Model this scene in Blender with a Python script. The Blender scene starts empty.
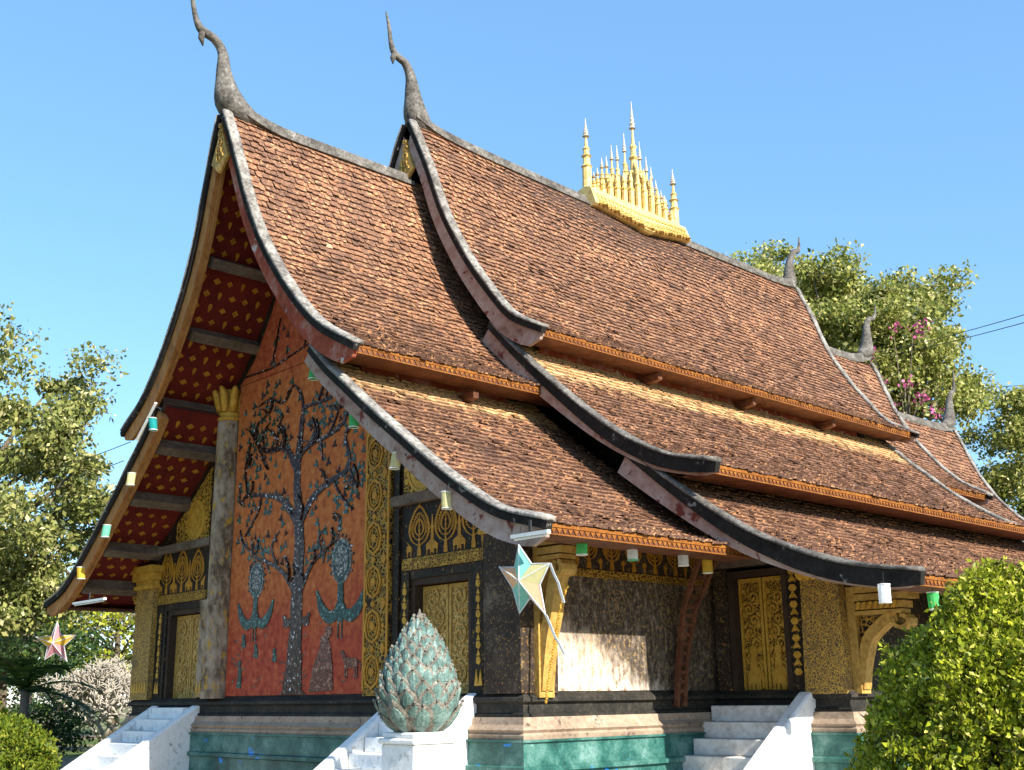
import bpy, math, random
import numpy as np
from mathutils import Vector, Matrix, noise
R = math.radians
S = bpy.context.scene
COL = S.collection
random.seed(7)
rng = np.random.default_rng(11)

# ------------------------------------------------------------------ camera, sky, sun, exposure
cam = bpy.data.cameras.new('camera'); co = bpy.data.objects.new('camera', cam); COL.objects.link(co)
S.camera = co
cam.sensor_width = 36; cam.lens = 36 * 1155.0 / 1024; cam.clip_end = 2000; cam.clip_start = .1
CAM = Vector((18.131, -11.590, 1.657))
ya, pi_, ro = R(46.713), R(15.171), R(-.733)
f = Vector((-math.sin(ya) * math.cos(pi_), math.cos(ya) * math.cos(pi_), math.sin(pi_)))
r = Vector((math.cos(ya), math.sin(ya), 0)); u = r.cross(f)
r2 = r * math.cos(ro) + u * math.sin(ro); u2 = u * math.cos(ro) - r * math.sin(ro)
m = Matrix((r2, u2, -f)).transposed().to_4x4(); m.translation = CAM; co.matrix_world = m

SUN = Vector((1, -.06, .63)).normalized()
w = bpy.data.worlds.new('World'); S.world = w; w.use_nodes = True
nt = w.node_tree; bg = nt.nodes['Background']
sky = nt.nodes.new('ShaderNodeTexSky'); sky.sky_type = 'NISHITA'; sky.sun_disc = False
sky.sun_elevation = math.asin(SUN.z); sky.sun_rotation = math.atan2(SUN.x, SUN.y)
sky.air_density = 1.0; sky.dust_density = .25; sky.ozone_density = 2.0; sky.altitude = 300
hs = nt.nodes.new('ShaderNodeHueSaturation'); hs.inputs['Saturation'].default_value = 1.1; hs.inputs['Hue'].default_value = .488
mxs = nt.nodes.new('ShaderNodeMixRGB'); mxs.inputs[0].default_value = .5; mxs.inputs[2].default_value = (.80, 1.70, 3.3, 1)   # even blue of a dry-season sky
nt.links.new(sky.outputs[0], hs.inputs['Color']); nt.links.new(hs.outputs[0], mxs.inputs[1]); nt.links.new(mxs.outputs[0], bg.inputs[0]); bg.inputs[1].default_value = .145
sl = bpy.data.lights.new('sun', 'SUN'); sl.energy = 5.0; sl.angle = R(.55); sl.color = (1, .95, .86)
so = bpy.data.objects.new('sun', sl); COL.objects.link(so); so.location = (40, 30, 40)
so.rotation_euler = SUN.to_track_quat('Z', 'Y').to_euler()
S.view_settings.view_transform = 'Standard'; S.view_settings.look = 'None'
S.view_settings.exposure = 1.14; S.view_settings.gamma = 1

# ------------------------------------------------------------------ materials
def newmat(name):
    m = bpy.data.materials.new(name); m.use_nodes = True
    b = m.node_tree.nodes['Principled BSDF']; b.inputs['Specular IOR Level'].default_value = .15; return m, m.node_tree, b
def ramp(nt, fac, stops):
    n = nt.nodes.new('ShaderNodeValToRGB'); e = n.color_ramp.elements
    while len(e) < len(stops): e.new(.5)
    for i, (p, c) in enumerate(stops):
        e[i].position = p; e[i].color = (*c, 1) if len(c) == 3 else c
    nt.links.new(fac, n.inputs[0]); return n.outputs[0]
def coord(nt, scale=(1, 1, 1)):
    t = nt.nodes.new('ShaderNodeTexCoord'); mp = nt.nodes.new('ShaderNodeMapping'); mp.inputs['Scale'].default_value = scale
    nt.links.new(t.outputs['Object'], mp.inputs[0]); return mp.outputs[0]
def noise_(nt, vec, scale, detail=5, rough=.6):
    n = nt.nodes.new('ShaderNodeTexNoise'); n.inputs['Scale'].default_value = scale
    n.inputs['Detail'].default_value = detail; n.inputs['Roughness'].default_value = rough
    nt.links.new(vec, n.inputs['Vector']); return n.outputs['Fac']
def mix(nt, fac, a, b, mode='MIX'):
    n = nt.nodes.new('ShaderNodeMix'); n.data_type = 'RGBA'; n.blend_type = mode
    for s, v in ((0, fac), (6, a), (7, b)):
        if hasattr(v, 'is_linked') or hasattr(v, 'links'): nt.links.new(v, n.inputs[s])
        else: n.inputs[s].default_value = v if s == 0 else (*v, 1)
    return n.outputs[2]
def bump(nt, b, h, st, dist=.02):
    n = nt.nodes.new('ShaderNodeBump'); n.inputs['Strength'].default_value = st; n.inputs['Distance'].default_value = dist
    nt.links.new(h, n.inputs['Height']); nt.links.new(n.outputs[0], b.inputs['Normal'])
def weathered(name, stops, scale=3, fine=25, rough=.7, metal=0, bs=.4, stretch=(1, 1, 1), specks=None, bd=.02):
    """two scales of noise mixed through a ramp, optional second noise of specks (color, threshold, scale)"""
    m, nt, b = newmat(name); v = coord(nt, stretch)
    n1 = noise_(nt, v, scale, 6, .65); n2 = noise_(nt, v, fine, 4, .6)
    a = nt.nodes.new('ShaderNodeMath'); a.operation = 'MULTIPLY_ADD'; a.inputs[1].default_value = .45
    s = nt.nodes.new('ShaderNodeMath'); s.operation = 'MULTIPLY'; s.inputs[1].default_value = .55
    nt.links.new(n1, s.inputs[0]); nt.links.new(n2, a.inputs[0]); nt.links.new(s.outputs[0], a.inputs[2])
    c = ramp(nt, a.outputs[0], stops)
    if specks:
        for col, lo, hi, sc in specks:
            n3 = noise_(nt, v, sc, 3, .7); fac = ramp(nt, n3, [(lo, (0, 0, 0)), (hi, (1, 1, 1))])
            c = mix(nt, fac, c, col)
    nt.links.new(c, b.inputs['Base Color']); b.inputs['Roughness'].default_value = rough; b.inputs['Metallic'].default_value = metal
    bump(nt, b, n2, bs, bd); return m
def carved(name, hi, lo, scale=14, metal=.35, rough=.4, th=.12, bs=1.0, fade=None, stretch=(1, 1, 1), feature='DISTANCE_TO_EDGE'):
    """lacy carved or stencilled pattern: bright ribs over a dark ground"""
    m, nt, b = newmat(name); v = coord(nt, stretch)
    d = nt.nodes.new('ShaderNodeTexNoise'); d.inputs['Scale'].default_value = scale * .35; nt.links.new(v, d.inputs['Vector'])
    ad = nt.nodes.new('ShaderNodeMixRGB'); ad.blend_type = 'ADD'; ad.inputs[0].default_value = .12
    nt.links.new(v, ad.inputs[1]); nt.links.new(d.outputs['Color'], ad.inputs[2])
    vo = nt.nodes.new('ShaderNodeTexVoronoi'); vo.feature = feature; vo.inputs['Scale'].default_value = scale
    nt.links.new(ad.outputs[0], vo.inputs['Vector'])
    fac = ramp(nt, vo.outputs['Distance'], [(th * .5, (1, 1, 1)), (th * 1.4, (0, 0, 0))])
    vo2 = nt.nodes.new('ShaderNodeTexVoronoi'); vo2.inputs['Scale'].default_value = scale; nt.links.new(ad.outputs[0], vo2.inputs['Vector'])
    f2 = ramp(nt, vo2.outputs['Distance'], [(.18, (1, 1, 1)), (.27, (0, 0, 0))])
    mx = mix(nt, 1., fac, f2, 'LIGHTEN')
    n = noise_(nt, v, 2.2, 5, .6)
    if fade:
        ff = ramp(nt, n, [(fade, (0, 0, 0)), (fade + .15, (1, 1, 1))]); mx = mix(nt, 1., mx, ff, 'MULTIPLY')
    n9 = noise_(nt, v, 30, 3)
    hic = ramp(nt, n9, [(.3, tuple(x * .6 for x in hi)), (.65, hi)])
    c = mix(nt, mx, lo, hic)
    nt.links.new(c, b.inputs['Base Color']); b.inputs['Roughness'].default_value = rough; b.inputs['Metallic'].default_value = metal
    bump(nt, b, mx, bs, .02); return m

M = {}
def tile_material():
    m, nt, b = newmat('clay_shingles')
    at = nt.nodes.new('ShaderNodeAttribute'); at.attribute_name = 'rnd'
    sh = nt.nodes.new('ShaderNodeAttribute'); sh.attribute_name = 'shel'
    c = ramp(nt, at.outputs['Fac'], [(0, (.075, .045, .034)), (.25, (.14, .077, .052)), (.5, (.22, .115, .07)), (.75, (.295, .145, .08)), (.93, (.38, .19, .11)), (1, (.5, .32, .2))])
    v = coord(nt); n1 = noise_(nt, v, .8, 5, .6); n2 = noise_(nt, v, 26, 4, .7)
    n3 = noise_(nt, coord(nt, (1.4, .8, 1.4)), 15, 3, .55); n4 = noise_(nt, v, 1.6, 4, .6)
    fl = ramp(nt, n3, [(.55, (0, 0, 0)), (.62, (.9, .9, .9))]); pa = ramp(nt, n4, [(.36, (.15, .15, .15)), (.62, (1, 1, 1))]); fl = mix(nt, 1., fl, pa, 'MULTIPLY')
    c = mix(nt, fl, c, (.74, .41, .20))
    d = ramp(nt, n1, [(.35, (.75, .74, .76)), (.62, (1.05, 1.0, .97))]); c = mix(nt, .8, c, d, 'MULTIPLY')
    d2 = ramp(nt, n2, [(.3, (.5, .48, .47)), (.6, (1, 1, 1))]); c = mix(nt, .7, c, d2, 'MULTIPLY')
    c = mix(nt, sh.outputs['Fac'], c, (.72, .47, .22))
    nt.links.new(c, b.inputs['Base Color']); b.inputs['Roughness'].default_value = .62
    bump(nt, b, n2, .6, .015); return m
M['tile'] = tile_material()
M['deck'] = weathered('roof_battens', [(.3, (.03, .02, .015)), (.7, (.09, .05, .035))])
M['plaster'] = weathered('lichened_plaster', [(.3, (.045, .04, .035)), (.44, (.13, .115, .10)), (.56, (.27, .25, .22)), (.72, (.48, .45, .40))], 2.2, 14, .9, bs=.8)
M['ridge'] = weathered('blackened_plaster', [(.3, (.03, .026, .022)), (.45, (.085, .075, .065)), (.58, (.17, .155, .135)), (.72, (.4, .38, .34))], 3, 16, .9, bs=.9)
M['verge_black'] = weathered('black_mortar', [(.35, (.010, .008, .007)), (.6, (.024, .021, .018)), (.75, (.13, .12, .11))], 2.5, 12, .95, bs=.6, specks=[((.22, .20, .18), .64, .72, 5)])
M['board'] = weathered('flaked_white_board', [(.28, (.10, .035, .022)), (.42, (.27, .17, .13)), (.58, (.38, .29, .25)), (.8, (.58, .52, .47))], 1.0, 7, .8, bs=.25, specks=[((.14, .035, .025), .6, .66, 2.2), ((.05, .035, .03), .64, .7, 7)])
M['board_red'] = weathered('flaked_red_board', [(.3, (.10, .025, .015)), (.5, (.27, .055, .025)), (.64, (.34, .17, .13)), (.8, (.5, .42, .37))], 1.4, 7, .8, bs=.2, specks=[((.52, .44, .40), .6, .68, 2.6)])
M['wood'] = weathered('orange_wood', [(.3, (.13, .05, .018)), (.5, (.34, .15, .045)), (.75, (.46, .24, .08))], 3, 20, .7, stretch=(1, 1, .35), bs=.3)
M['wood_dark'] = weathered('dark_red_wood', [(.3, (.035, .014, .009)), (.5, (.10, .038, .02)), (.75, (.22, .10, .05))], 3, 20, .6, bs=.3)
M['grey_wood'] = weathered('grey_wood', [(.3, (.045, .03, .02)), (.5, (.13, .095, .07)), (.75, (.26, .205, .16))], 3, 22, .75, stretch=(1, .4, 1), bs=.4)
M['orange_gilt'] = weathered('carved_orange_board', [(.3, (.07, .025, .007)), (.5, (.22, .075, .012)), (.75, (.38, .17, .03))], 4, 26, .6, bs=.3)
M['soffit'] = weathered('oxblood_soffit', [(.3, (.055, .008, .006)), (.55, (.135, .015, .010)), (.8, (.20, .03, .018))], 1.4, 9, .7, bs=.1)
M['stencil'] = weathered('dull_gold_stencil', [(.3, (.24, .10, .010)), (.6, (.48, .23, .025))], 5, 30, .5, .15, bs=.2)
M['gold'] = weathered('gold_leaf', [(.3, (.22, .10, .015)), (.5, (.50, .28, .04)), (.75, (.66, .42, .09))], 5, 24, .5, .2, bs=.5)
M['gold_plain'] = weathered('ochre_gold', [(.3, (.22, .12, .03)), (.55, (.44, .27, .07)), (.8, (.56, .38, .13))], 4, 16, .6, .1, bs=.5)
M['spire'] = weathered('bright_gilt', [(.3, (.34, .21, .06)), (.48, (.64, .46, .16)), (.75, (.80, .66, .34))], 7, 30, .5, .1, bs=.6)
M['silver'] = weathered('pale_gilt', [(.3, (.36, .30, .22)), (.6, (.6, .54, .44))], 8, 30, .5, .1, bs=.3)
M['carved'] = carved('carved_gold', (.56, .32, .05), (.10, .045, .01), 10, .15, .5, .14)
M['carved_fine'] = carved('carved_gold_fine', (.52, .30, .05), (.09, .04, .01), 17, .15, .5, .14)
M['carved_door'] = carved('carved_ochre_door', (.62, .40, .12), (.28, .15, .04), 14, .1, .5, .14)
M['stencil_wall'] = carved('stencilled_black_gold', (.42, .24, .035), (.014, .010, .008), 13, .1, .6, .12, .2, fade=.3)
M['stencil_col'] = carved('stencilled_grey_gold', (.56, .34, .065), (.12, .08, .045), 19, .1, .6, .10, .3, fade=.28)
M['stencil_old'] = carved('worn_grey_stencil', (.08, .055, .035), (.20, .165, .13), 9, 0, .75, .08, .2, fade=.46)
M['medal'] = weathered('faded_brown_stencil', [(.35, (.10, .06, .03)), (.6, (.24, .16, .08))], 6, 24, .7, bs=.1)
M['lacquer'] = weathered('black_lacquer', [(.3, (.008, .006, .005)), (.5, (.018, .013, .009)), (.64, (.05, .035, .024)), (.8, (.13, .10, .07))], 1.6, 16, .6, bs=.15, specks=[((.34, .2, .035), .62, .68, 17)])
M['lacquer_worn'] = weathered('worn_grey_lacquer', [(.3, (.035, .02, .012)), (.43, (.12, .08, .05)), (.53, (.28, .21, .145)), (.72, (.44, .36, .28))], 2.2, 9, .75, bs=.15, stretch=(1, 1, .6), specks=[((.38, .22, .035), .58, .64, 8)])
M['side_wall'] = weathered('bleached_stencilled_wall', [(.32, (.05, .032, .024)), (.43, (.20, .145, .11)), (.51, (.46, .38, .30)), (.66, (.72, .64, .53))], 1.8, 11, .75, bs=.2, stretch=(1, 1, .45), specks=[((.07, .045, .03), .56, .64, 8), ((.05, .035, .03), .62, .66, 22), ((.36, .22, .08), .6, .68, 12)])
def bleached_shaded():
    m, nt, b = newmat('bleached_wall_painted_shade'); v = coord(nt, (1, 1, .5)); v0 = coord(nt)
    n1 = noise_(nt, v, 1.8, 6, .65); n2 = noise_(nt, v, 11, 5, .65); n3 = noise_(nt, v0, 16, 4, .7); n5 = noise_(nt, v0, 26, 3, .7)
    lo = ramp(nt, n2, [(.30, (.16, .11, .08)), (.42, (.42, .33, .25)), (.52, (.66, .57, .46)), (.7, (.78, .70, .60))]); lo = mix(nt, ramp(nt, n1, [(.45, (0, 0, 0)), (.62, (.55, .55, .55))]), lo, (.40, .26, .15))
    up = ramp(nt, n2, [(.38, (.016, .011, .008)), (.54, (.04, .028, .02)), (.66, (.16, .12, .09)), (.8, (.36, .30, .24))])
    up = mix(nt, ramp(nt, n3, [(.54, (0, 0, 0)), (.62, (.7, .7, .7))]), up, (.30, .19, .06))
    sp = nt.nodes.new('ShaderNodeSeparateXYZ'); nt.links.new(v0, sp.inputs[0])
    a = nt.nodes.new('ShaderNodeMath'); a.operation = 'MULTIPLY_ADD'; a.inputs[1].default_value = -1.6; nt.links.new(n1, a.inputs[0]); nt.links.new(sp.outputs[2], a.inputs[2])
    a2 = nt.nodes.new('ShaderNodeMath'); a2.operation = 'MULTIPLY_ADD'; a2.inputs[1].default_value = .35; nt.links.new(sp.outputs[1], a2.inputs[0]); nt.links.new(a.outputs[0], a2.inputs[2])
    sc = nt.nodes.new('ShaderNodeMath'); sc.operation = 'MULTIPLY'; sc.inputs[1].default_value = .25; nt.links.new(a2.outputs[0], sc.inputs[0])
    fz = ramp(nt, sc.outputs[0], [(.44, (0, 0, 0)), (.55, (.93, .93, .93))]); c = mix(nt, fz, lo, up)  # eave and roof shade painted in above and rearward, over rain-faded stencilling
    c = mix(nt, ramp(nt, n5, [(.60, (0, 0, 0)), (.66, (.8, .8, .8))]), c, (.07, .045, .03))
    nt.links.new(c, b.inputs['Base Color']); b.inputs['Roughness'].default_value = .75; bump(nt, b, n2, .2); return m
M['bleach_shade'] = bleached_shaded()
M['side_dark'] = weathered('dark_stencilled_wall', [(.3, (.012, .008, .006)), (.52, (.04, .028, .02)), (.68, (.13, .10, .075)), (.8, (.28, .23, .18))], 1.8, 13, .6, bs=.2, specks=[((.30, .17, .035), .60, .66, 26)])
def red_panel():
    m, nt, b = newmat('painted_red_panel'); v = coord(nt); n1 = noise_(nt, v, .9, 6, .62); n2 = noise_(nt, v, 7, 5, .65)
    up = ramp(nt, n2, [(.3, (.27, .06, .02)), (.5, (.43, .12, .03)), (.72, (.52, .20, .065))]); lo = ramp(nt, n2, [(.3, (.18, .025, .015)), (.5, (.35, .055, .025)), (.64, (.42, .095, .04)), (.78, (.52, .24, .15))])
    sp = nt.nodes.new('ShaderNodeSeparateXYZ'); nt.links.new(v, sp.inputs[0])
    a = nt.nodes.new('ShaderNodeMath'); a.operation = 'MULTIPLY_ADD'; a.inputs[1].default_value = 3.2; nt.links.new(n1, a.inputs[0]); nt.links.new(sp.outputs[2], a.inputs[2])
    sc = nt.nodes.new('ShaderNodeMath'); sc.operation = 'MULTIPLY'; sc.inputs[1].default_value = .1; nt.links.new(a.outputs[0], sc.inputs[0])
    fz = ramp(nt, sc.outputs[0], [(.44, (0, 0, 0)), (.56, (1, 1, 1)), (.90, (1, 1, 1)), (1., (.25, .25, .25))])
    c = mix(nt, fz, lo, up); nt.links.new(c, b.inputs['Base Color']); b.inputs['Roughness'].default_value = .7; bump(nt, b, n2, .15); return m
M['red'] = red_panel()

M['moss_mould'] = weathered('dark_moulding', [(.3, (.008, .009, .008)), (.5, (.024, .022, .018)), (.7, (.08, .065, .05)), (.82, (.26, .23, .2))], 2, 18, .7, bs=.3)
M['sand'] = weathered('sand_plaster', [(.3, (.15, .11, .08)), (.5, (.32, .235, .165)), (.75, (.46, .36, .27))], 2, 14, .85, bs=.3, specks=[((.09, .065, .05), .6, .7, 5)])
M['white'] = weathered('limewash', [(.28, (.50, .48, .45)), (.45, (.74, .73, .70)), (.6, (.80, .79, .77))], 2.5, 10, .9, bs=.35, specks=[((.36, .33, .29), .60, .72, 5), ((.25, .22, .18), .68, .74, 13)])
M['step_white'] = weathered('dirty_limewash', [(.3, (.3, .27, .24)), (.45, (.6, .56, .52)), (.6, (.76, .74, .71))], 2.5, 12, .8, bs=.15)
M['dark'] = weathered('dark_timber', [(.3, (.02, .013, .01)), (.7, (.07, .045, .03))])
M['ink'] = weathered('bark_paint', [(.3, (.02, .012, .012)), (.7, (.06, .04, .04))])
def mosaic(name, stops, scale=28, rough=.25):
    m, nt, b = newmat(name); v = coord(nt)
    vo = nt.nodes.new('ShaderNodeTexVoronoi'); vo.inputs['Scale'].default_value = scale; nt.links.new(v, vo.inputs['Vector'])
    sep = nt.nodes.new('ShaderNodeSeparateColor'); nt.links.new(vo.outputs['Color'], sep.inputs[0])
    c = ramp(nt, sep.outputs[0], stops)
    ve = nt.nodes.new('ShaderNodeTexVoronoi'); ve.feature = 'DISTANCE_TO_EDGE'; ve.inputs['Scale'].default_value = scale; nt.links.new(v, ve.inputs['Vector'])
    e = ramp(nt, ve.outputs['Distance'], [(.03, (.15, .12, .1)), (.09, (1, 1, 1))])
    c = mix(nt, 1., c, e, 'MULTIPLY')
    nt.links.new(c, b.inputs['Base Color']); b.inputs['Roughness'].default_value = rough
    bump(nt, b, sep.outputs[1], .5, .01); return m
M['glass_dark'] = mosaic('mosaic_bark', [(0, (.012, .006, .005)), (.5, (.05, .02, .012)), (.78, (.10, .05, .035)), (.95, (.22, .17, .16)), (1, (.7, .7, .72))], 26)
M['glass_teal'] = mosaic('mosaic_teal', [(0, (.012, .03, .026)), (.4, (.018, .06, .05)), (.75, (.03, .10, .085)), (.95, (.07, .19, .17)), (1, (.3, .4, .36))], 24)
M['glass_grey'] = mosaic('mosaic_grey', [(0, (.04, .045, .04)), (.5, (.13, .13, .11)), (1, (.42, .42, .38))], 26)
M['figure'] = mosaic('mosaic_brown', [(0, (.09, .03, .02)), (.6, (.19, .06, .035)), (1, (.34, .18, .13))], 20)
M['leafglass'] = mosaic('mosaic_leaf', [(0, (.02, .045, .03)), (.5, (.045, .10, .07)), (.85, (.04, .13, .13)), (1, (.16, .28, .24))], 16)
M['tan'] = mosaic('mosaic_tan', [(0, (.05, .025, .015)), (.5, (.13, .06, .035)), (1, (.3, .18, .12))], 22)
def plinth_material():
    m, nt, b = newmat('teal_mosaic_plinth'); v = coord(nt, (1, 1, 1))
    n1 = noise_(nt, v, 2.0, 6, .7); n2 = noise_(nt, v, 40, 3, .7)
    c = ramp(nt, n1, [(.3, (.015, .05, .045)), (.45, (.03, .12, .10)), (.56, (.08, .20, .165)), (.66, (.16, .29, .26)), (.76, (.30, .31, .25))])
    d = ramp(nt, n2, [(.35, (.45, .5, .5)), (.65, (1, 1, 1))]); c = mix(nt, .8, c, d, 'MULTIPLY')
    n3 = noise_(nt, coord(nt, (1, 1, 2.4)), 1.7, 4, .6); fb = ramp(nt, n3, [(.64, (0, 0, 0)), (.68, (1, 1, 1))]); c = mix(nt, fb, c, (.02, .22, .60))
    nt.links.new(c, b.inputs['Base Color']); b.inputs['Roughness'].default_value = .35; bump(nt, b, n2, .4, .01); return m
M['teal'] = plinth_material()
def leafmat(name, stops, trans=.35, rough=.4):
    m, nt, b = newmat(name)
    at = nt.nodes.new('ShaderNodeAttribute'); at.attribute_name = 'rnd'
    c = ramp(nt, at.outputs['Fac'], stops); nt.links.new(c, b.inputs['Base Color']); b.inputs['Roughness'].default_value = rough
    tr = nt.nodes.new('ShaderNodeBsdfTranslucent'); nt.links.new(c, tr.inputs[0])
    ms = nt.nodes.new('ShaderNodeMixShader'); ms.inputs[0].default_value = trans
    nt.links.new(b.outputs[0], ms.inputs[1]); nt.links.new(tr.outputs[0], ms.inputs[2])
    nt.links.new(ms.outputs[0], nt.nodes['Material Output'].inputs[0]); return m
M['leaf_a'] = leafmat('bodhi_leaves', [(0, (.05, .07, .025)), (.4, (.19, .22, .055)), (.75, (.40, .38, .12)), (1, (.66, .58, .32))])
M['leaf_b'] = leafmat('broad_leaves', [(0, (.05, .08, .02)), (.4, (.22, .25, .05)), (.75, (.45, .43, .12)), (1, (.72, .64, .34))])
M['leaf_c'] = leafmat('bright_hedge_leaves', [(0, (.08, .07, .015)), (.35, (.19, .23, .014)), (.8, (.46, .48, .035)), (1, (.70, .62, .16))])
M['leaf_d'] = leafmat('dark_leaves', [(0, (.01, .03, .01)), (.6, (.04, .08, .02)), (1, (.12, .17, .04))])
M['leaf_y'] = leafmat('yellow_green_leaves', [(0, (.03, .07, .01)), (.5, (.12, .17, .015)), (1, (.34, .34, .04))])
M['pink'] = leafmat('pink_bracts', [(0, (.4, .05, .16)), (1, (.7, .16, .38))])
M['bark'] = weathered('bark', [(.3, (.06, .045, .03)), (.7, (.2, .16, .11))], 3, 20, .9, bs=.6)
M['pale_bark'] = weathered('pale_bark', [(.3, (.26, .22, .17)), (.7, (.50, .45, .37))], 4, 20, .8, bs=.4)
M['bud_teal'] = weathered('glazed_teal_scale', [(.32, (.03, .055, .05)), (.47, (.085, .14, .12)), (.6, (.17, .25, .22)), (.72, (.38, .41, .36))], 6, 40, .25, bs=.3)
M['bud_rim'] = weathered('grey_mortar', [(.32, (.04, .033, .025)), (.47, (.13, .115, .09)), (.6, (.26, .24, .19)), (.7, (.5, .47, .4))], 6, 40, .7, bs=.5)
def paper(name, c, tr=.5):
    m, nt, b = newmat(name); v = coord(nt); n = noise_(nt, v, 20, 3)
    cc = ramp(nt, n, [(.3, tuple(x * .85 for x in c)), (.7, c)]); nt.links.new(cc, b.inputs['Base Color']); b.inputs['Roughness'].default_value = .7
    t = nt.nodes.new('ShaderNodeBsdfTranslucent'); nt.links.new(cc, t.inputs[0])
    ms = nt.nodes.new('ShaderNodeMixShader'); ms.inputs[0].default_value = tr
    nt.links.new(b.outputs[0], ms.inputs[1]); nt.links.new(t.outputs[0], ms.inputs[2]); nt.links.new(ms.outputs[0], nt.nodes['Material Output'].inputs[0]); return m
for k, c in dict(green=(.12, .6, .2), mint=(.25, .72, .5), teal=(.03, .42, .4), white=(.82, .84, .84), cream=(.8, .74, .4), yellow=(.85, .6, .08), peach=(.85, .55, .34), aqua=(.3, .68, .6), pinkp=(.75, .36, .38)).items():
    M['p_' + k] = paper('paper_' + k, c)
M['tube'] = weathered('white_enamel', [(.3, (.6, .6, .55)), (.7, (.8, .8, .76))], 4, 20, .3, bs=.05)
M['wire'] = weathered('black_cable', [(.3, (.02, .02, .02)), (.7, (.05, .05, .05))])
def ground_material():
    m, nt, b = newmat('grass_and_dirt'); v = coord(nt)
    n1 = noise_(nt, v, .12, 6, .6); n2 = noise_(nt, v, 6, 5, .7)
    c = ramp(nt, n1, [(.4, (.10, .14, .04)), (.5, (.16, .17, .06)), (.56, (.36, .26, .19)), (.7, (.42, .32, .25))])
    d = ramp(nt, n2, [(.3, (.55, .55, .5)), (.7, (1, 1, 1))]); c = mix(nt, .8, c, d, 'MULTIPLY')
    nt.links.new(c, b.inputs['Base Color']); b.inputs['Roughness'].default_value = .95; bump(nt, b, n2, .6, .05); return m
M['ground'] = ground_material()
M['paving'] = weathered('pale_paving', [(.3, (.36, .3, .23)), (.7, (.60, .52, .42))], 1, 10, .85, bs=.3)

# ------------------------------------------------------------------ mesh helpers
class MB:
    def __init__(s): s.v = []; s.f = []; s.mi = []; s.a = []
    def add(s, vs, fs, mi=0, a=0.):
        o = len(s.v); s.v.extend([tuple(p) for p in vs])
        for q in fs: s.f.append(tuple(i + o for i in q)); s.mi.append(mi); s.a.append(a)
    def box(s, x0, x1, y0, y1, z0, z1, mi=0):
        vs = [(x0, y0, z0), (x1, y0, z0), (x1, y1, z0), (x0, y1, z0), (x0, y0, z1), (x1, y0, z1), (x1, y1, z1), (x0, y1, z1)]
        s.add(vs, [(3, 2, 1, 0), (4, 5, 6, 7), (0, 1, 5, 4), (1, 2, 6, 5), (2, 3, 7, 6), (3, 0, 4, 7)], mi); return s
    def hexa(s, a, b, mi=0):   # two quads, bottom and top loops
        s.add(list(a) + list(b), [(3, 2, 1, 0), (4, 5, 6, 7), (0, 1, 5, 4), (1, 2, 6, 5), (2, 3, 7, 6), (3, 0, 4, 7)], mi); return s
    def sweep(s, rings, mi=0, cap=True):
        n = len(rings[0]); vs = [p for rg in rings for p in rg]; fs = []
        for k in range(len(rings) - 1):
            for i in range(n):
                j = (i + 1) % n; fs.append((k * n + i, k * n + j, (k + 1) * n + j, (k + 1) * n + i))
        if cap: fs += [tuple(range(n))[::-1], tuple((len(rings) - 1) * n + i for i in range(n))]
        s.add(vs, fs, mi); return s
    def tube(s, pts, rad, n=8, mi=0, sq=1.):
        pts = [Vector(p) for p in pts]; rings = []
        if not hasattr(rad, '__len__'): rad = [rad] * len(pts)
        t0 = (pts[1] - pts[0]).normalized(); a = t0.orthogonal().normalized()
        for i, p in enumerate(pts):
            t = (pts[min(i + 1, len(pts) - 1)] - pts[max(i - 1, 0)]).normalized()
            a = (a - t * a.dot(t)).normalized(); b = t.cross(a)
            rings.append([p + (a * math.cos(q) + b * math.sin(q) * sq) * rad[i] for q in [2 * math.pi * k / n for k in range(n)]])
        s.sweep(rings, mi); return s
    def lathe(s, o, prof, n=12, mi=0, sx=1., sy=1.):
        rings = [[(o[0] + r_ * sx * math.cos(2 * math.pi * k / n), o[1] + r_ * sy * math.sin(2 * math.pi * k / n), o[2] + z) for k in range(n)] for r_, z in prof]
        s.sweep(rings, mi); return s
    def build(s, name, mats, parent=None, smooth=False, attr=None):
        me = bpy.data.meshes.new(name); me.from_pydata(s.v, [], s.f)
        if not isinstance(mats, (list, tuple)): mats = [mats]
        for q in mats: me.materials.append(M[q])
        if len(mats) > 1: me.polygons.foreach_set('material_index', s.mi)
        if smooth: me.polygons.foreach_set('use_smooth', [True] * len(me.polygons))
        if attr:
            at = me.attributes.new(attr, 'FLOAT', 'FACE'); at.data.foreach_set('value', s.a)
        me.validate(); me.update()
        o = bpy.data.objects.new(name, me); COL.objects.link(o)
        if parent: o.parent = parent
        return o
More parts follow.
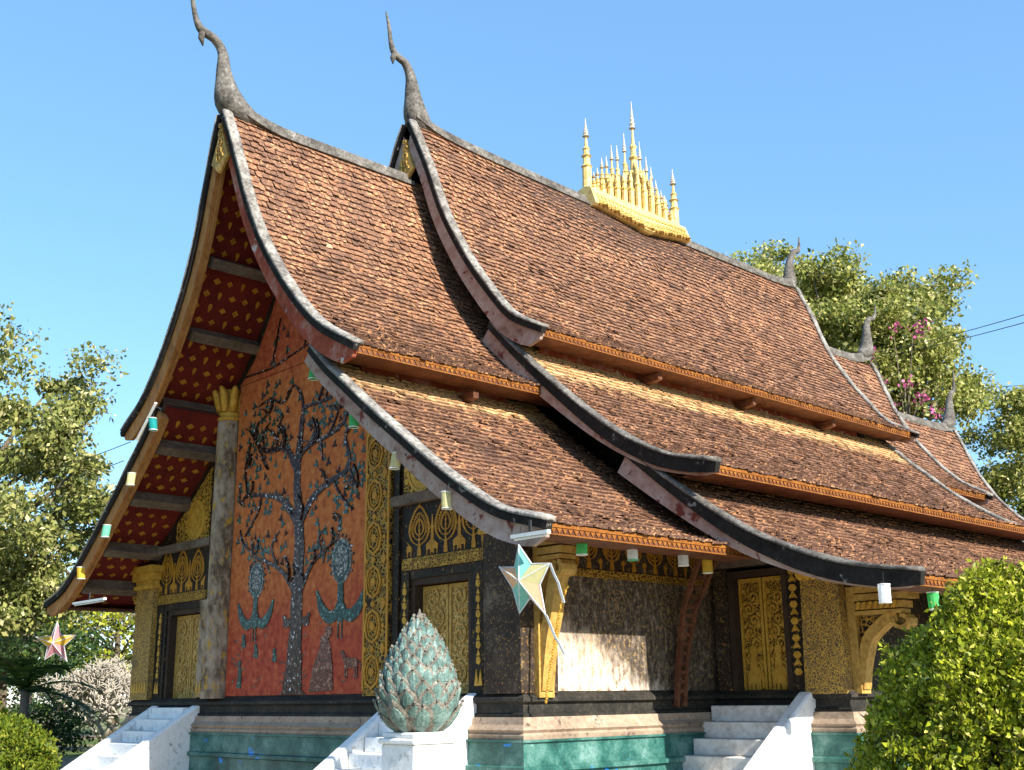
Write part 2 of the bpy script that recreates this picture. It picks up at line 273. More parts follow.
class Plane:
    """2-D drawing on a plane: U, V in the plane, N outward"""
    def __init__(s, O, U, V, mb=None): s.O = Vector(O); s.U = Vector(U); s.V = Vector(V); s.N = s.U.cross(s.V); s.m = mb or MB()
    def P(s, p, n): return s.O + s.U * p[0] + s.V * p[1] + s.N * n
    def poly(s, pts, n0=0., n1=.01, mi=0):
        k = len(pts); vs = [s.P(p, n0) for p in pts] + [s.P(p, n1) for p in pts]
        s.m.add(vs, [tuple(range(k, 2 * k))] + [(i, (i + 1) % k, (i + 1) % k + k, i + k) for i in range(k)], mi)
    def rect(s, u0, u1, v0, v1, n0=0., n1=.01, mi=0): s.poly([(u0, v0), (u1, v0), (u1, v1), (u0, v1)], n0, n1, mi)
    def disc(s, c, r_, n0=0., n1=.01, k=8, mi=0, ry=None, rot=0):
        ry = ry or r_; cs, sn = math.cos(rot), math.sin(rot); pts = []
        for i in range(k):
            a = 2 * math.pi * i / k; x, y = r_ * math.cos(a), ry * math.sin(a); pts.append((c[0] + x * cs - y * sn, c[1] + x * sn + y * cs))
        s.poly(pts, n0, n1, mi)
    def ring(s, c, r_, wd, n0=0., n1=.01, k=14, mi=0, ry=None):
        ry = ry or r_; s.stroke([(c[0] + r_ * math.cos(2 * math.pi * i / k), c[1] + ry * math.sin(2 * math.pi * i / k)) for i in range(k + 1)], wd, n0, n1, mi)
    def stroke(s, pts, wd, n0=0., n1=.01, mi=0):
        k = len(pts)
        if not hasattr(wd, '__len__'): wd = [wd] * k
        L, Rr = [], []
        for i, p in enumerate(pts):
            a = pts[max(i - 1, 0)]; b = pts[min(i + 1, k - 1)]; dx, dy = b[0] - a[0], b[1] - a[1]; l = math.hypot(dx, dy) or 1; dx, dy = dx / l, dy / l
            h = wd[i] / 2; L.append((p[0] - dy * h, p[1] + dx * h)); Rr.append((p[0] + dy * h, p[1] - dx * h))
        rings = [[s.P(Rr[i], n0), s.P(Rr[i], n1), s.P(L[i], n1), s.P(L[i], n0)] for i in range(k)]
        s.m.sweep(rings, mi)
    def spiral(s, c, r0, a0, turns, wd, n0=0, n1=.01, mi=0, sgn=1):
        k = int(10 * turns) + 3
        s.stroke([(c[0] + r0 * (1 - i / k * .85) * math.cos(a0 + sgn * 2 * math.pi * turns * i / k), c[1] + r0 * (1 - i / k * .85) * math.sin(a0 + sgn * 2 * math.pi * turns * i / k)) for i in range(k + 1)], wd, n0, n1, mi)
def smooth_line(pts, k=6):
    out = []; n = len(pts)
    for i in range(n - 1):
        p0, p1, p2, p3 = [np.array(pts[max(0, min(n - 1, j))], float) for j in (i - 1, i, i + 1, i + 2)]
        for t in np.arange(k) / k:
            out.append(tuple(.5 * (2 * p1 + (p2 - p0) * t + (2 * p0 - 5 * p1 + 4 * p2 - p3) * t * t + (3 * p1 - p0 - 3 * p2 + p3) * t ** 3)))
    out.append(tuple(float(q) for q in pts[-1])); return out
def thing(name, label, cat, loc=(0, 0, 0), group=None):
    o = bpy.data.objects.new(name, None); COL.objects.link(o); o.location = loc; o.empty_display_size = .2
    o['label'] = label; o['category'] = cat
    if group: o['group'] = group
    return o
def tag(o, label, cat, group=None, loc=None):
    o['label'] = label; o['category'] = cat
    if group: o['group'] = group
    if loc: o.location = loc
    return o
def struct(o): o['kind'] = 'structure'; return o

# ------------------------------------------------------------------ ground
g = MB(); n = 60
xs = [-900 * (1 - 2 * i / n) ** 3 if False else math.copysign(abs(2 * i / n - 1) ** 2.2 * 900, i - n / 2) for i in range(n + 1)]
vs = []
for yy in xs:
    for xx in xs:
        d = max(0, math.hypot(xx, yy) - 30); vs.append((xx, yy, .25 * noise.noise(Vector((xx * .06, yy * .06, 0))) * min(1, d / 20)))
g.add(vs, [(j * (n + 1) + i, j * (n + 1) + i + 1, (j + 1) * (n + 1) + i + 1, (j + 1) * (n + 1) + i) for j in range(n) for i in range(n)])
struct(g.build('ground', 'ground', smooth=True))
pv = MB(); pv.box(-9.6, 12.5, -5.2, 28, -.02, .03); struct(pv.build('pavement', 'paving'))

# ------------------------------------------------------------------ temple
FZ = 1.6
temple = thing('temple', 'old Lao temple hall with sweeping tiered tile roofs and gilded dark walls', 'temple')
class Prof:
    def __init__(s, pts):
        p = np.array(smooth_line(pts, 8)); d = np.r_[0, np.cumsum(np.hypot(*np.diff(p, axis=0).T))]
        s.L = d[-1]; s.d = d; s.p = p; s.z0 = pts[0][1]; s.z1 = pts[-1][1]
    def at(s, t):
        x = np.interp(t, s.d, s.p[:, 0]); z = np.interp(t, s.d, s.p[:, 1]); e = .12
        a = np.clip(t - e, 0, s.L); b = np.clip(t + e, 0, s.L)
        dx = np.interp(b, s.d, s.p[:, 0]) - np.interp(a, s.d, s.p[:, 0]); dz = np.interp(b, s.d, s.p[:, 1]) - np.interp(a, s.d, s.p[:, 1])
        l = np.hypot(dx, dz) + 1e-9; return x, z, -dz / l, dx / l      # point and upward normal
    def zat(s, x): return float(np.interp(x, s.p[:, 0], s.p[:, 1]))
PA1 = Prof([(.06, 12.42), (.3, 11.9), (.57, 11.2), (1.02, 10.1), (1.6, 9.12), (2.4, 8.14), (3.1, 7.5), (3.88, 7.05)])
PA2 = Prof([(2.6, 7.35), (3.1, 6.85), (3.65, 6.4), (4.38, 5.82), (5.0, 5.36), (5.65, 4.87), (6.3, 4.43), (7.0, 4.03), (7.72, 3.82)])
PB1 = Prof([(.08, 13.78), (.38, 13.2), (.76, 12.4), (1.26, 11.24), (2.02, 10.0), (2.85, 8.95), (3.3, 8.5), (3.9, 8.17)])
PB2 = Prof([(2.5, 8.62), (3.37, 7.76), (4.36, 6.88), (5.5, 5.98), (6.54, 5.38), (7.5, 5.10)])
PB3 = Prof([(5.75, 5.62), (6.9, 4.74), (7.98, 4.02), (8.97, 3.56), (9.74, 3.31), (10.58, 3.17)])
PC1 = Prof([(.06, 11.85), (.3, 11.45), (.57, 10.85), (1.02, 9.95), (1.6, 9.05), (2.4, 8.1), (3.1, 7.45), (3.86, 6.98)])
PD1 = Prof([(.06, 10.42), (.3, 10.0), (.6, 9.4), (1.1, 8.5), (1.7, 7.7), (2.5, 6.9), (3.5, 6.2)])
PD2 = Prof([(3.0, 6.1), (4.0, 5.3), (5.2, 4.5), (6.6, 3.7)])
lin = lambda z0, y0, z1, y1: (lambda z: y0 + (np.asarray(z) - z0) * (y1 - y0) / (z1 - z0))
yA0 = lin(7.0, -1.55, 12.5, -1.9); yAb = lambda z: np.asarray(z) * 0 + 3.3
yB0 = lambda z: np.asarray(z) * 0 + 2.53; yB1 = lin(8.16, 16.0, 13.5, 17.1)
yC0 = lambda z: np.asarray(z) * 0 + 15.2; yC1 = lin(7.0, 20.0, 12.1, 21.25)
yD0 = lambda z: np.asarray(z) * 0 + 19.3; yD1 = lin(6.2, 25.2, 10.6, 26.5)

yA0b = lambda z: yA0(z) + .07; yB0b = lambda z: yB0(z) + .07; yB0c = lambda z: yB0(z) + .14
def tiles(parent, pr, sd, y0f, y1f, shelter=0., seed=0):
    rg = np.random.default_rng(seed); V = []; F = []; rn = []; shl = []
    ex, wd = .15, .14; k = int((pr.L - .05) / ex); o = 0
    for i in range(k + 1):
        s = min(pr.L + .04, (i + 1) * (pr.L + .04) / (k + 1)); xa, za, _, _ = pr.at(max(0, s - ex * 1.25)); 
        a, b = float(y0f(pr.at(s)[1])) + .06, float(y1f(pr.at(s)[1])) - .04
        nn = int((b - a) / wd) + 1; w_ = (b - a) / nn; off = (i % 2) * .5
        c = a + (np.arange(nn) + .5 * (1 - 0) + (off - .25) * .9) * w_
        j = rg.normal(0, .014, nn); sl_ = s + j; lift = .042 + rg.random(nn) * .018 + (rg.random(nn) > .96) * .02
        hw = w_ * (.485 + rg.random(nn) * .01); tilt = rg.normal(0, .007, nn)
        c = c + rg.normal(0, .004, nn); skew = rg.normal(0, .006, nn)
        def pt(sv, yv, lf):
            x, z, nx, nz = pr.at(np.clip(sv, 0, pr.L)); ov = np.maximum(0, sv - pr.L)
            return np.stack([sd * (x + nx * lf + nz * ov), yv, z + nz * lf - nx * ov], 1)
        top = s - ex * 1.25 + 0 * j
        q = [pt(top, c - hw, .012 + 0 * j), pt(top, c + hw, .012 + 0 * j), pt(sl_ - .022, c + hw + skew, lift * .85 + tilt), pt(sl_, c + hw * .72 + skew, lift + tilt * .5),
             pt(sl_, c - hw * .72 + skew, lift - tilt * .5), pt(sl_ - .022, c - hw + skew, lift * .85 - tilt)]
        th = .034
        q += [pt(sl_ - .022, c + hw + skew, lift * .85 + tilt - th), pt(sl_, c + hw * .72 + skew, lift + tilt * .5 - th), pt(sl_, c - hw * .72 + skew, lift - tilt * .5 - th), pt(sl_ - .022, c - hw + skew, lift * .85 - tilt - th)]
        A = np.stack(q, 1).reshape(-1, 3); V.append(A)
        r0 = np.clip(rg.normal(.48, .13, nn) + (rg.random(nn) > .96) * .25, 0, 1)
        for t in range(nn):
            b0 = o + t * 10
            fs = [(b0, b0 + 5, b0 + 4, b0 + 3, b0 + 2, b0 + 1), (b0 + 2, b0 + 3, b0 + 7, b0 + 6), (b0 + 3, b0 + 4, b0 + 8, b0 + 7), (b0 + 4, b0 + 5, b0 + 9, b0 + 8)]
            F += fs if sd > 0 else [x[::-1] for x in fs]
            rn += [r0[t], r0[t] * .45, r0[t] * .45, r0[t] * .45]
            sv = 0.
            if shelter: sv = max(0., min(1., (shelter - s) / .35 + rg.normal(0, .25))) * .75
            shl += [sv, sv * .5, sv * .5, sv * .5]
        o += nn * 10
    me = bpy.data.meshes.new('tiles'); me.from_pydata(np.concatenate(V).tolist(), [], F); me.materials.append(M['tile'])
    for nm, dat in (('rnd', rn), ('shel', shl)):
        at = me.attributes.new(nm, 'FLOAT', 'FACE'); at.data.foreach_set('value', dat)
    ob = bpy.data.objects.new('tiles', me); COL.objects.link(ob); ob.parent = parent; return ob

def ribbon(mb, pr, sd, yf, sec, s0=0., s1=None, k=30, mi=0):
    """sweep a cross-section [(dy, lift)...] along the profile at the roof's end"""
    s1 = pr.L if s1 is None else s1; rings = []
    for i in range(k + 1):
        s = s0 + (s1 - s0) * i / k; x, z, nx, nz = [float(q) for q in pr.at(min(s, pr.L))]; ov = max(0, s - pr.L); x += nz * ov; z -= nx * ov
        y = float(yf(z)); rg_ = [(sd * (x + nx * lf), y + dy, z + nz * lf) for dy, lf in sec(i / k, s)]
        rings.append(rg_ if sd > 0 else rg_[::-1])
    mb.sweep(rings, mi)
def deck(pr, sd, y0f, y1f, name, mat='deck', l0=-.1, l1=0., parent=None, s0=0.):
    mb = MB(); rings = []; k = 36
    for i in range(k + 1):
        s = s0 + (pr.L - s0) * i / k; x, z, nx, nz = [float(q) for q in pr.at(s)]; a, b = float(y0f(z)), float(y1f(z))
        rings.append([(sd * (x + nx * l1), a + .03, z + nz * l1), (sd * (x + nx * l1), b - .03, z + nz * l1), (sd * (x + nx * l0), b - .03, z + nz * l0), (sd * (x + nx * l0), a + .03, z + nz * l0)])
    mb.sweep(rings); return mb.build(name, mat, parent)
def fascia(parent, pr, sd, y0, y1):
    x, z, nx, nz = [float(q) for q in pr.at(pr.L)]
    mb = MB(); xa, xb = sd * (x - .10), sd * (x + .0); mb.box(min(xa, xb), max(xa, xb), y0, y1, z - .15, z - .0)
    mb.box(min(sd * (x - .55), sd * (x - .08)), max(sd * (x - .55), sd * (x - .08)), y0, y1, z - .147, z - .11)
    o = mb.build('fascia_board', 'wood_dark', parent)
    pl = Plane((sd * x, 0, z), (0, sd, 0), (0, 0, 1)); n = int((y1 - y0) / .105)
    for i in range(n):
        c = sd * (y0 + (i + .5) * (y1 - y0) / n); pl.poly([(c - .045, -.06), (c, -.125), (c + .045, -.06)], 0, .015)
    pl.rect(min(sd * y0, sd * y1), max(sd * y0, sd * y1), -.148, -.13, 0, .012)
    pl.rect(min(sd * y0, sd * y1), max(sd * y0, sd * y1), -.05, -.0, 0, .012)
    pl.m.build('fascia_carving', 'orange_gilt', o); return o
def barge(parent, pr, sd, yf, d0=.3, d1=.42, board='board', end=1, trim=True, start=0., bk=.0):
    """bargeboard with its plaster verge; end=1 faces -y, end=-1 faces +y"""
    e = end; mb = MB()
    def dep(t, s):
        d = d0 + (d1 - d0) * t; q = (pr.L + .18 - s) / .42
        return d * (math.sqrt(max(0, 1 - (1 - q) ** 2)) if q < 1 else 1) + .02
    ribbon(mb, pr, sd, yf, lambda t, s: [(-.07 * e, -.076), (0. * e, -.076), (0. * e, -.076 - dep(t, s)), (-.07 * e, -.076 - dep(t, s))], start, pr.L + .16)
    o = mb.build('bargeboard', board, parent)
    m2 = MB(); ribbon(m2, pr, sd, yf, lambda t, s: [(-.13 * e, .03), (-.02 * e, .045), (-.02 * e, -.075 - bk * min(1, t * 1.5) ** 1.3 * min(1, (1.03 - t) * 9) ** .6), (-.13 * e, -.075 - bk * min(1, t * 1.5) ** 1.3 * min(1, (1.03 - t) * 9) ** .6)], start, pr.L + .2)
    m2.build('verge_edge', 'verge_black', o)
    m3 = MB(); ribbon(m3, pr, sd, yf, lambda t, s: [(-.15 * e, .04), (-.13 * e, .085 + .012 * math.sin(s * 5.1 + sd)), (-.02 * e, .105 + .012 * math.sin(s * 3.3)), (.05 * e, .095), (.075 * e + .012 * math.sin(s * 8.7), .03), (0, .02)], start, pr.L + .16)
    m3.build('verge_cap', 'plaster' if not bk else 'ridge', o, smooth=True)
    if trim:
        m4 = MB(); ribbon(m4, pr, sd, yf, lambda t, s: [(.005 * e, -.14), (.07 * e, -.14), (.07 * e, -.16 - dep(t, s) * (1 - t * .35)), (.005 * e, -.16 - dep(t, s) * (1 - t * .35))], start, pr.L - .3)
        m4.build('inner_board', 'wood', o)
    return o
def tier(pr, y0f, y1f, shelter, front, back, seed, board='board', fy=None, sof='dark', d=(.3, .42), bstart=0.):
    for sd in (1, -1):
        dk = deck(pr, sd, y0f, y1f, 'roof_tier', parent=temple)
        tiles(dk, pr, sd, y0f, y1f, shelter, seed * 2 + (sd > 0))
        deck(pr, sd, y0f, y1f, 'soffit', sof, -.14, -.104, dk)
        y0, y1 = fy or (float(y0f(pr.z1)), float(y1f(pr.z1)))
        fascia(dk, pr, sd, y0 + .02, y1 - .02)
        if front: barge(dk, pr, sd, y0f, d[0], d[1], 'wood' if sd < 0 and seed < 3 else board, 1, seed < 3 and (sd < 0 or seed == 1), start=bstart, bk={4: .10, 5: .13}.get(seed, 0))
        if back: barge(dk, pr, sd, y1f, d[0] * .7, d[1] * .7, board, -1, False, start=bstart)
        yield dk, sd
roofs = {}
for key, args in dict(
        A1=(PA1, yA0, yAb, 0, True, False, 1, 'board_red', None, 'soffit', (.16, .3)), A2=(PA2, yA0b, yAb, 1.6, True, False, 2, 'board', None, 'soffit', (.18, .26), .15),
        B1=(PB1, yB0, yB1, 0, True, True, 3, 'board', None, 'dark', (.2, .32)), B2=(PB2, yB0b, yB1, 2.1, True, True, 4, 'board', None, 'dark', (.28, .10), .1), B3=(PB3, yB0c, yB1, 1.1, True, True, 5, 'board', None, 'dark', (.30, .10), .1),
        C1=(PC1, yC0, yC1, 0, False, True, 6), C2=(PA2, yC0, yC1, .9, False, True, 7), D1=(PD1, yD0, yD1, 0, False, True, 8), D2=(PD2, yD0, yD1, .5, False, True, 9)).items():
    roofs[key] = {sd: dk for dk, sd in tier(*args)}

# ridges with their naga finials
def ridge(ya, yb, za, zb, sag, flare_a=0, flare_b=0, wd=.13, h=.2):
    mb = MB(); rings = []; k = 50
    for i in range(k + 1):
        t = i / k; y = ya + (yb - ya) * t; z = za + (zb - za) * t - sag * math.sin(math.pi * t)
        z += flare_a * max(0, 1 - t * (yb - ya) / 1.4) ** 2.5 + flare_b * max(0, 1 - (1 - t) * (yb - ya) / 1.4) ** 2.5
        w_ = wd + .02 * noise.noise(Vector((0, y * 2, 0)))
        rings.append([(-w_ - .09, y, z - .13), (-w_ - .09, y, z - .05), (-w_ * .95, y, z - .03), (-w_ * .75, y, z + h * .7), (0, y, z + h), (w_ * .75, y, z + h * .7), (w_ * .95, y, z - .03), (w_ + .09, y, z - .05), (w_ + .09, y, z - .13)])
    mb.sweep(rings); return mb.build('ridge_cap', 'ridge', temple, smooth=False)
def finial(pts, rad, beak, name='naga_finial', base=None):
    mb = MB(); p = smooth_line(pts, 5); q = smooth_line([(a,) for a in rad], 5)
    mb.tube([(0, a, b) for a, b in p], [max(.008, x[0]) for x in q], 9, sq=1.0)
    o = mb.build(name, 'ridge', temple, smooth=True)
    if beak:
        m2 = MB(); m2.tube([(0, beak[0][0], beak[0][1]), (0, (beak[0][0] + beak[1][0]) / 2 - .03, (beak[0][1] + beak[1][1]) / 2), (0, beak[1][0], beak[1][1])], [.07, .06, .012], 7)
        m2.build('beak', 'ridge', o, smooth=True)
    return o
ridge(-1.75, 2.5, 12.42, 12.40, .01, .26); rB = ridge(2.55, 17.0, 13.80, 13.80, 0, .22, .1); ridge(15.3, 21.15, 11.85, 11.85, .03, 0, .3); ridge(19.5, 26.4, 10.42, 10.4, .03, 0, .2)
finial([(-1.25, 12.48), (-1.80, 12.68), (-1.98, 13.2), (-2.04, 13.68), (-2.2, 13.9), (-2.4, 13.97), (-2.53, 14.02), (-2.64, 14.2), (-2.73, 14.55), (-2.8, 14.95), (-2.95, 15.3)], [.16, .29, .17, .10, .085, .085, .08, .055, .042, .03, .012], ((-2.49, 13.99), (-2.46, 13.68)))
finial([(3.05, 13.8), (2.72, 14.0), (2.6, 14.5), (2.53, 14.95), (2.38, 15.22), (2.2, 15.29), (2.04, 15.4), (1.96, 15.62), (1.91, 15.95), (1.82, 16.28)], [.16, .28, .19, .12, .09, .08, .07, .05, .04, .015], ((2.08, 15.36), (2.03, 15.08)))
finial([(16.6, 13.5), (16.98, 13.6), (17.05, 14.0), (17.15, 14.4), (17.4, 14.72), (17.62, 14.8), (17.72, 15.0), (17.76, 15.32)], [.15, .24, .16, .11, .09, .07, .045, .015], None)
finial([(20.8, 12.1), (21.15, 12.3), (21.28, 12.8), (21.35, 13.2), (21.52, 13.45), (21.8, 13.55), (21.98, 13.75), (22.05, 14.1)], [.15, .24, .16, .11, .09, .07, .045, .015], None)
finial([(26.0, 10.55), (26.35, 10.75), (26.5, 11.2), (26.6, 11.6), (26.78, 11.85), (27.0, 12.0), (27.1, 12.3), (27.16, 12.8)], [.15, .24, .16, .11, .09, .07, .045, .015], None)
def sag(o):   # the long main ridge sinks towards the back
    for v in o.data.vertices if o.type == 'MESH' else ():
        v.co.z -= .37 * (1 - math.exp(-max(0, v.co.y - 3) / 6)) * max(0, min(1, (v.co.z - 9.5) / 4)) ** 1.3
    for c in o.children: sag(c)
for sd in (1, -1): sag(roofs['B1'][sd])
sag(rB)
# gilded gable heads
for (yy, z1, z0, hw, yf) in ((-1.98, 12.25, 11.25, .3, yA0), (2.4, 13.4, 12.4, .3, yB0)):
    pl = Plane((0, yy + .06, 0), (1, 0, 0), (0, 0, 1)); pl.poly([(-hw, z0 + .22), (0, z0 - .05), (hw, z0 + .22), (hw * .3, z1 - .3), (0, z1), (-hw * .3, z1 - .3)], 0, .06)
    for i in range(5): pl.spiral((0, z0 + .25 + i * .17), .14 - .02 * i, i * 2.1, 1.2, .03, .06, .085)
    pl.m.build('gable_head_panel', 'gold_plain', temple)

# bodies ------------------------------------------------------------
def under(profs, x, drop=.16):
    z = -1e9
    for p in profs:
        if p.p[0, 0] <= x <= p.p[-1, 0] or (p is profs[0] and x < p.p[0, 0]): z = p.zat(x) if z < 0 else z
    return z - drop
def gable(profs, W, y0, y1, zbase, name, mat, step=.12, brk=3.1, parent=None):
    """wall that fills the section under the roof tiers, from zbase up"""
    xs_ = [i * step for i in range(int(W / step) + 1)] + [W]; mb = MB()
    def zt(x):
        for p, lim in profs:
            if x <= lim: return p.zat(max(x, p.p[0, 0])) - .17 - .10 * (x < .5)
        return zbase
    pts = []
    for x in xs_:
        pts.append((x, zt(x)))
        for p, lim in profs[:-1]:
            if x <= lim < x + step: pts += [(lim, zt(lim)), (lim + .001, zt(lim + .001))]
    loop = [(x, z) for x, z in pts]; full = [(-x, z) for x, z in reversed(loop)] + loop[1:] + [(W, zbase), (-W, zbase)]
    k = len(full); vs = [(x, y0, z) for x, z in full] + [(x, y1, z) for x, z in full]
    # strips keep the concave outline clean
    n = len(loop) * 2 - 1; fs = []
    for i in range(n - 1):
        xa, xb = full[i], full[i + 1]
        mb.add([(xa[0], y0, zbase), (xb[0], y0, zbase), (xb[0], y0, xb[1]), (xa[0], y0, xa[1])], [(0, 1, 2, 3)])
        mb.add([(xa[0], y1, zbase), (xb[0], y1, zbase), (xb[0], y1, xb[1]), (xa[0], y1, xa[1])], [(3, 2, 1, 0)])
        mb.add([(xa[0], y0, xa[1]), (xb[0], y0, xb[1]), (xb[0], y1, xb[1]), (xa[0], y1, xa[1])], [(0, 1, 2, 3)])
    mb.box(-W, W, y0, y1, zbase - .001, zbase); return mb
fw = gable([(PA1, 3.05), (PA2, 5.98)], 5.98, 0, .35, 3.52, 'x', 'lacquer')
for a, b in ((-5.98, -4.86), (-3.36, 3.36), (4.86, 5.98)): fw.box(a, b, 0, .35, FZ, 3.519)
front = fw.build('front_wall', 'lacquer', temple)
mb = MB()
mb.box(5.63, 5.98, .351, 4.43, FZ, 4.45); sideR = mb.build('side_wall', 'side_dark', temple)
mb = MB(); mb.box(-5.98, -5.63, .351, 4.43, FZ, 4.45); sideL = mb.build('side_wall', 'side_dark', temple)
fb = gable([(PB1, 3.2), (PB2, 6.1), (PB3, 8.43)], 8.43, 4.43, 4.75, 3.7, 'x', 'side_dark')
for a, b in ((-8.43, -7.5), (-6.34, 6.34), (7.5, 8.43)): fb.box(a, b, 4.43, 4.75, FZ, 3.699)
fb.build('transept_wall', 'lacquer', temple)
for sd in (1, -1): mb = MB(); mb.box(min(sd * 8.1, sd * 8.43), max(sd * 8.1, sd * 8.43), 4.751, 14.6, FZ, 3.6); mb.build('aisle_wall', 'lacquer', temple)
mb = MB(); mb.box(-8.43, 8.43, 14.601, 14.9, FZ, 3.6); mb.build('aisle_wall', 'lacquer', temple)
bk = gable([(PB1, 3.2), (PB2, 6.1), (PB3, 8.1)], 8.1, 14.61, 14.88, 3.601, 'x', 'lacquer'); bk.build('transept_back_wall', 'lacquer', temple)
mb = MB(); mb.box(-5.6, 5.6, 14.91, 19.0, FZ, 4.4); mb.box(-4, 4, 19.01, 24, FZ, 5.0); mb.build('rear_wall', 'lacquer', temple)
gable([(PC1, 3.05), (PA2, 5.6)], 5.6, 18.7, 18.98, 4.41, 'x', 'lacquer').build('rear_gable_wall', 'red', temple)
gable([(PD1, 3.2), (PD2, 4)], 4, 23.7, 23.98, 5.01, 'x', 'lacquer').build('rear_gable_wall', 'red', temple)
# clerestory boards in the shadow gap between tiers
for (x, yy0, yy1, z0, z1, rc) in ((3.05, .36, 2.4, 6.6, 7.3, .62), (3.15, 4.8, 14.5, 7.75, 8.5, .6), (6.35, 4.8, 14.5, 4.95, 5.4, .95), (3.05, 15.2, 18.6, 6.6, 7.2, .62)):
    for sd in (1, -1):
        mb = MB(); mb.box(min(sd * x, sd * (x + .06)), max(sd * x, sd * (x + .06)), yy0 - 1.6 if yy0 > 4 else yy0 - 1.2, yy1, z0, z1)
        nq = (0 if x > 6 else 3) if yy1 - yy0 > 6 else 1
        o = mb.build('clerestory_board', 'board_red', temple)
        for i in range(nq):
            yc = yy0 + (i + .4) * (yy1 - yy0) / nq; mb = MB(); zt = z1 - .62 if x < 4 else z1 - .55
            mb.hexa([(sd * (x + .07), yc - .06, zt - .06), (sd * (x + rc), yc - .06, zt - .02), (sd * (x + rc), yc + .06, zt - .02), (sd * (x + .07), yc + .06, zt - .1)], [(sd * (x + .07), yc - .06, zt + .1), (sd * (x + rc), yc - .06, zt + .1), (sd * (x + rc), yc + .06, zt + .1), (sd * (x + .07), yc + .06, zt + .1)])
            mb.build('eave_arm', 'wood_dark', o)

# purlins and gold stencils under the front overhang
ROW = [(PA1, -.1, 1.12), (PA1, 0, 1.9), (PA1, 0, 3.0), (PA2, 0, 3.2), (PA2, 0, 4.3), (PA2, 0, 5.5), (PA2, 0, 6.5)]
for sd in (-1, 1):
    for pr, _, x in ROW:
        s = float(np.interp(x, pr.p[:, 0], pr.d)); x_, z_, nx, nz = [float(q) for q in pr.at(s)]; mb = MB(); ya_ = float(yA0(z_)) + .17; tx, tz = nz, -nx
        c = [(x_ + nx * l + tx * t, z_ + nz * l + tz * t) for l, t in ((-.14, -.11), (-.14, .11), (-.38, .10), (-.38, -.10))]
        mb.sweep([[(sd * a, ya_, b) for a, b in c], [(sd * a, -.0, b) for a, b in c]]); mb.build('purlin', 'grey_wood', roofs['A1' if pr is PA1 else 'A2'][sd])
    for pr, s0, s1, key in ((PA1, .9, PA1.L - .25, 'A1'), (PA2, .35, PA2.L - .3, 'A2')):
        mb = MB(); rg = random.Random(5); row = 0; s = s0
        while s < s1:
            x_, z_, nx, nz = [float(q) for q in pr.at(s)]; ya_ = float(yA0(z_)) + .18; N = Vector((-sd * nx, 0, -nz)); T = Vector((sd * nz, 0, -nx)); y = ya_ + (row % 2) * .13
            while y < -.08:
                O = Vector((sd * (x_ - nx * .14), y, z_ - nz * .14)) ; kind = (row + int((y + 9) / .3)) % 3; q = .06 + rg.random() * .014
                p = Plane(O, T, (0, 1, 0), mb)
                if p.N.dot(N) < 0: p.N = -p.N
                if kind == 0: p.poly([(0, -q * 1.25), (q, 0), (0, q * 1.25), (-q, 0)], 0, .006); p.disc((0, 0), q * .3, .006, .010, 6)
                elif kind == 1:
                    for a in range(4): p.disc((q * .55 * math.cos(a * 1.571), q * .55 * math.sin(a * 1.571)), q * .42, a * .0004, .006 + a * .0005, 6)
                else: p.disc((-q * .5, 0), q * .75, 0, .006, 8, ry=q * .6); p.poly([(q * .1, -q * .5), (q * 1.3, 0), (q * .1, q * .5)], .0, .007)
                y += .28
            s += .27; row += 1
        mb.build('soffit_stencil', 'stencil', roofs[key][sd])

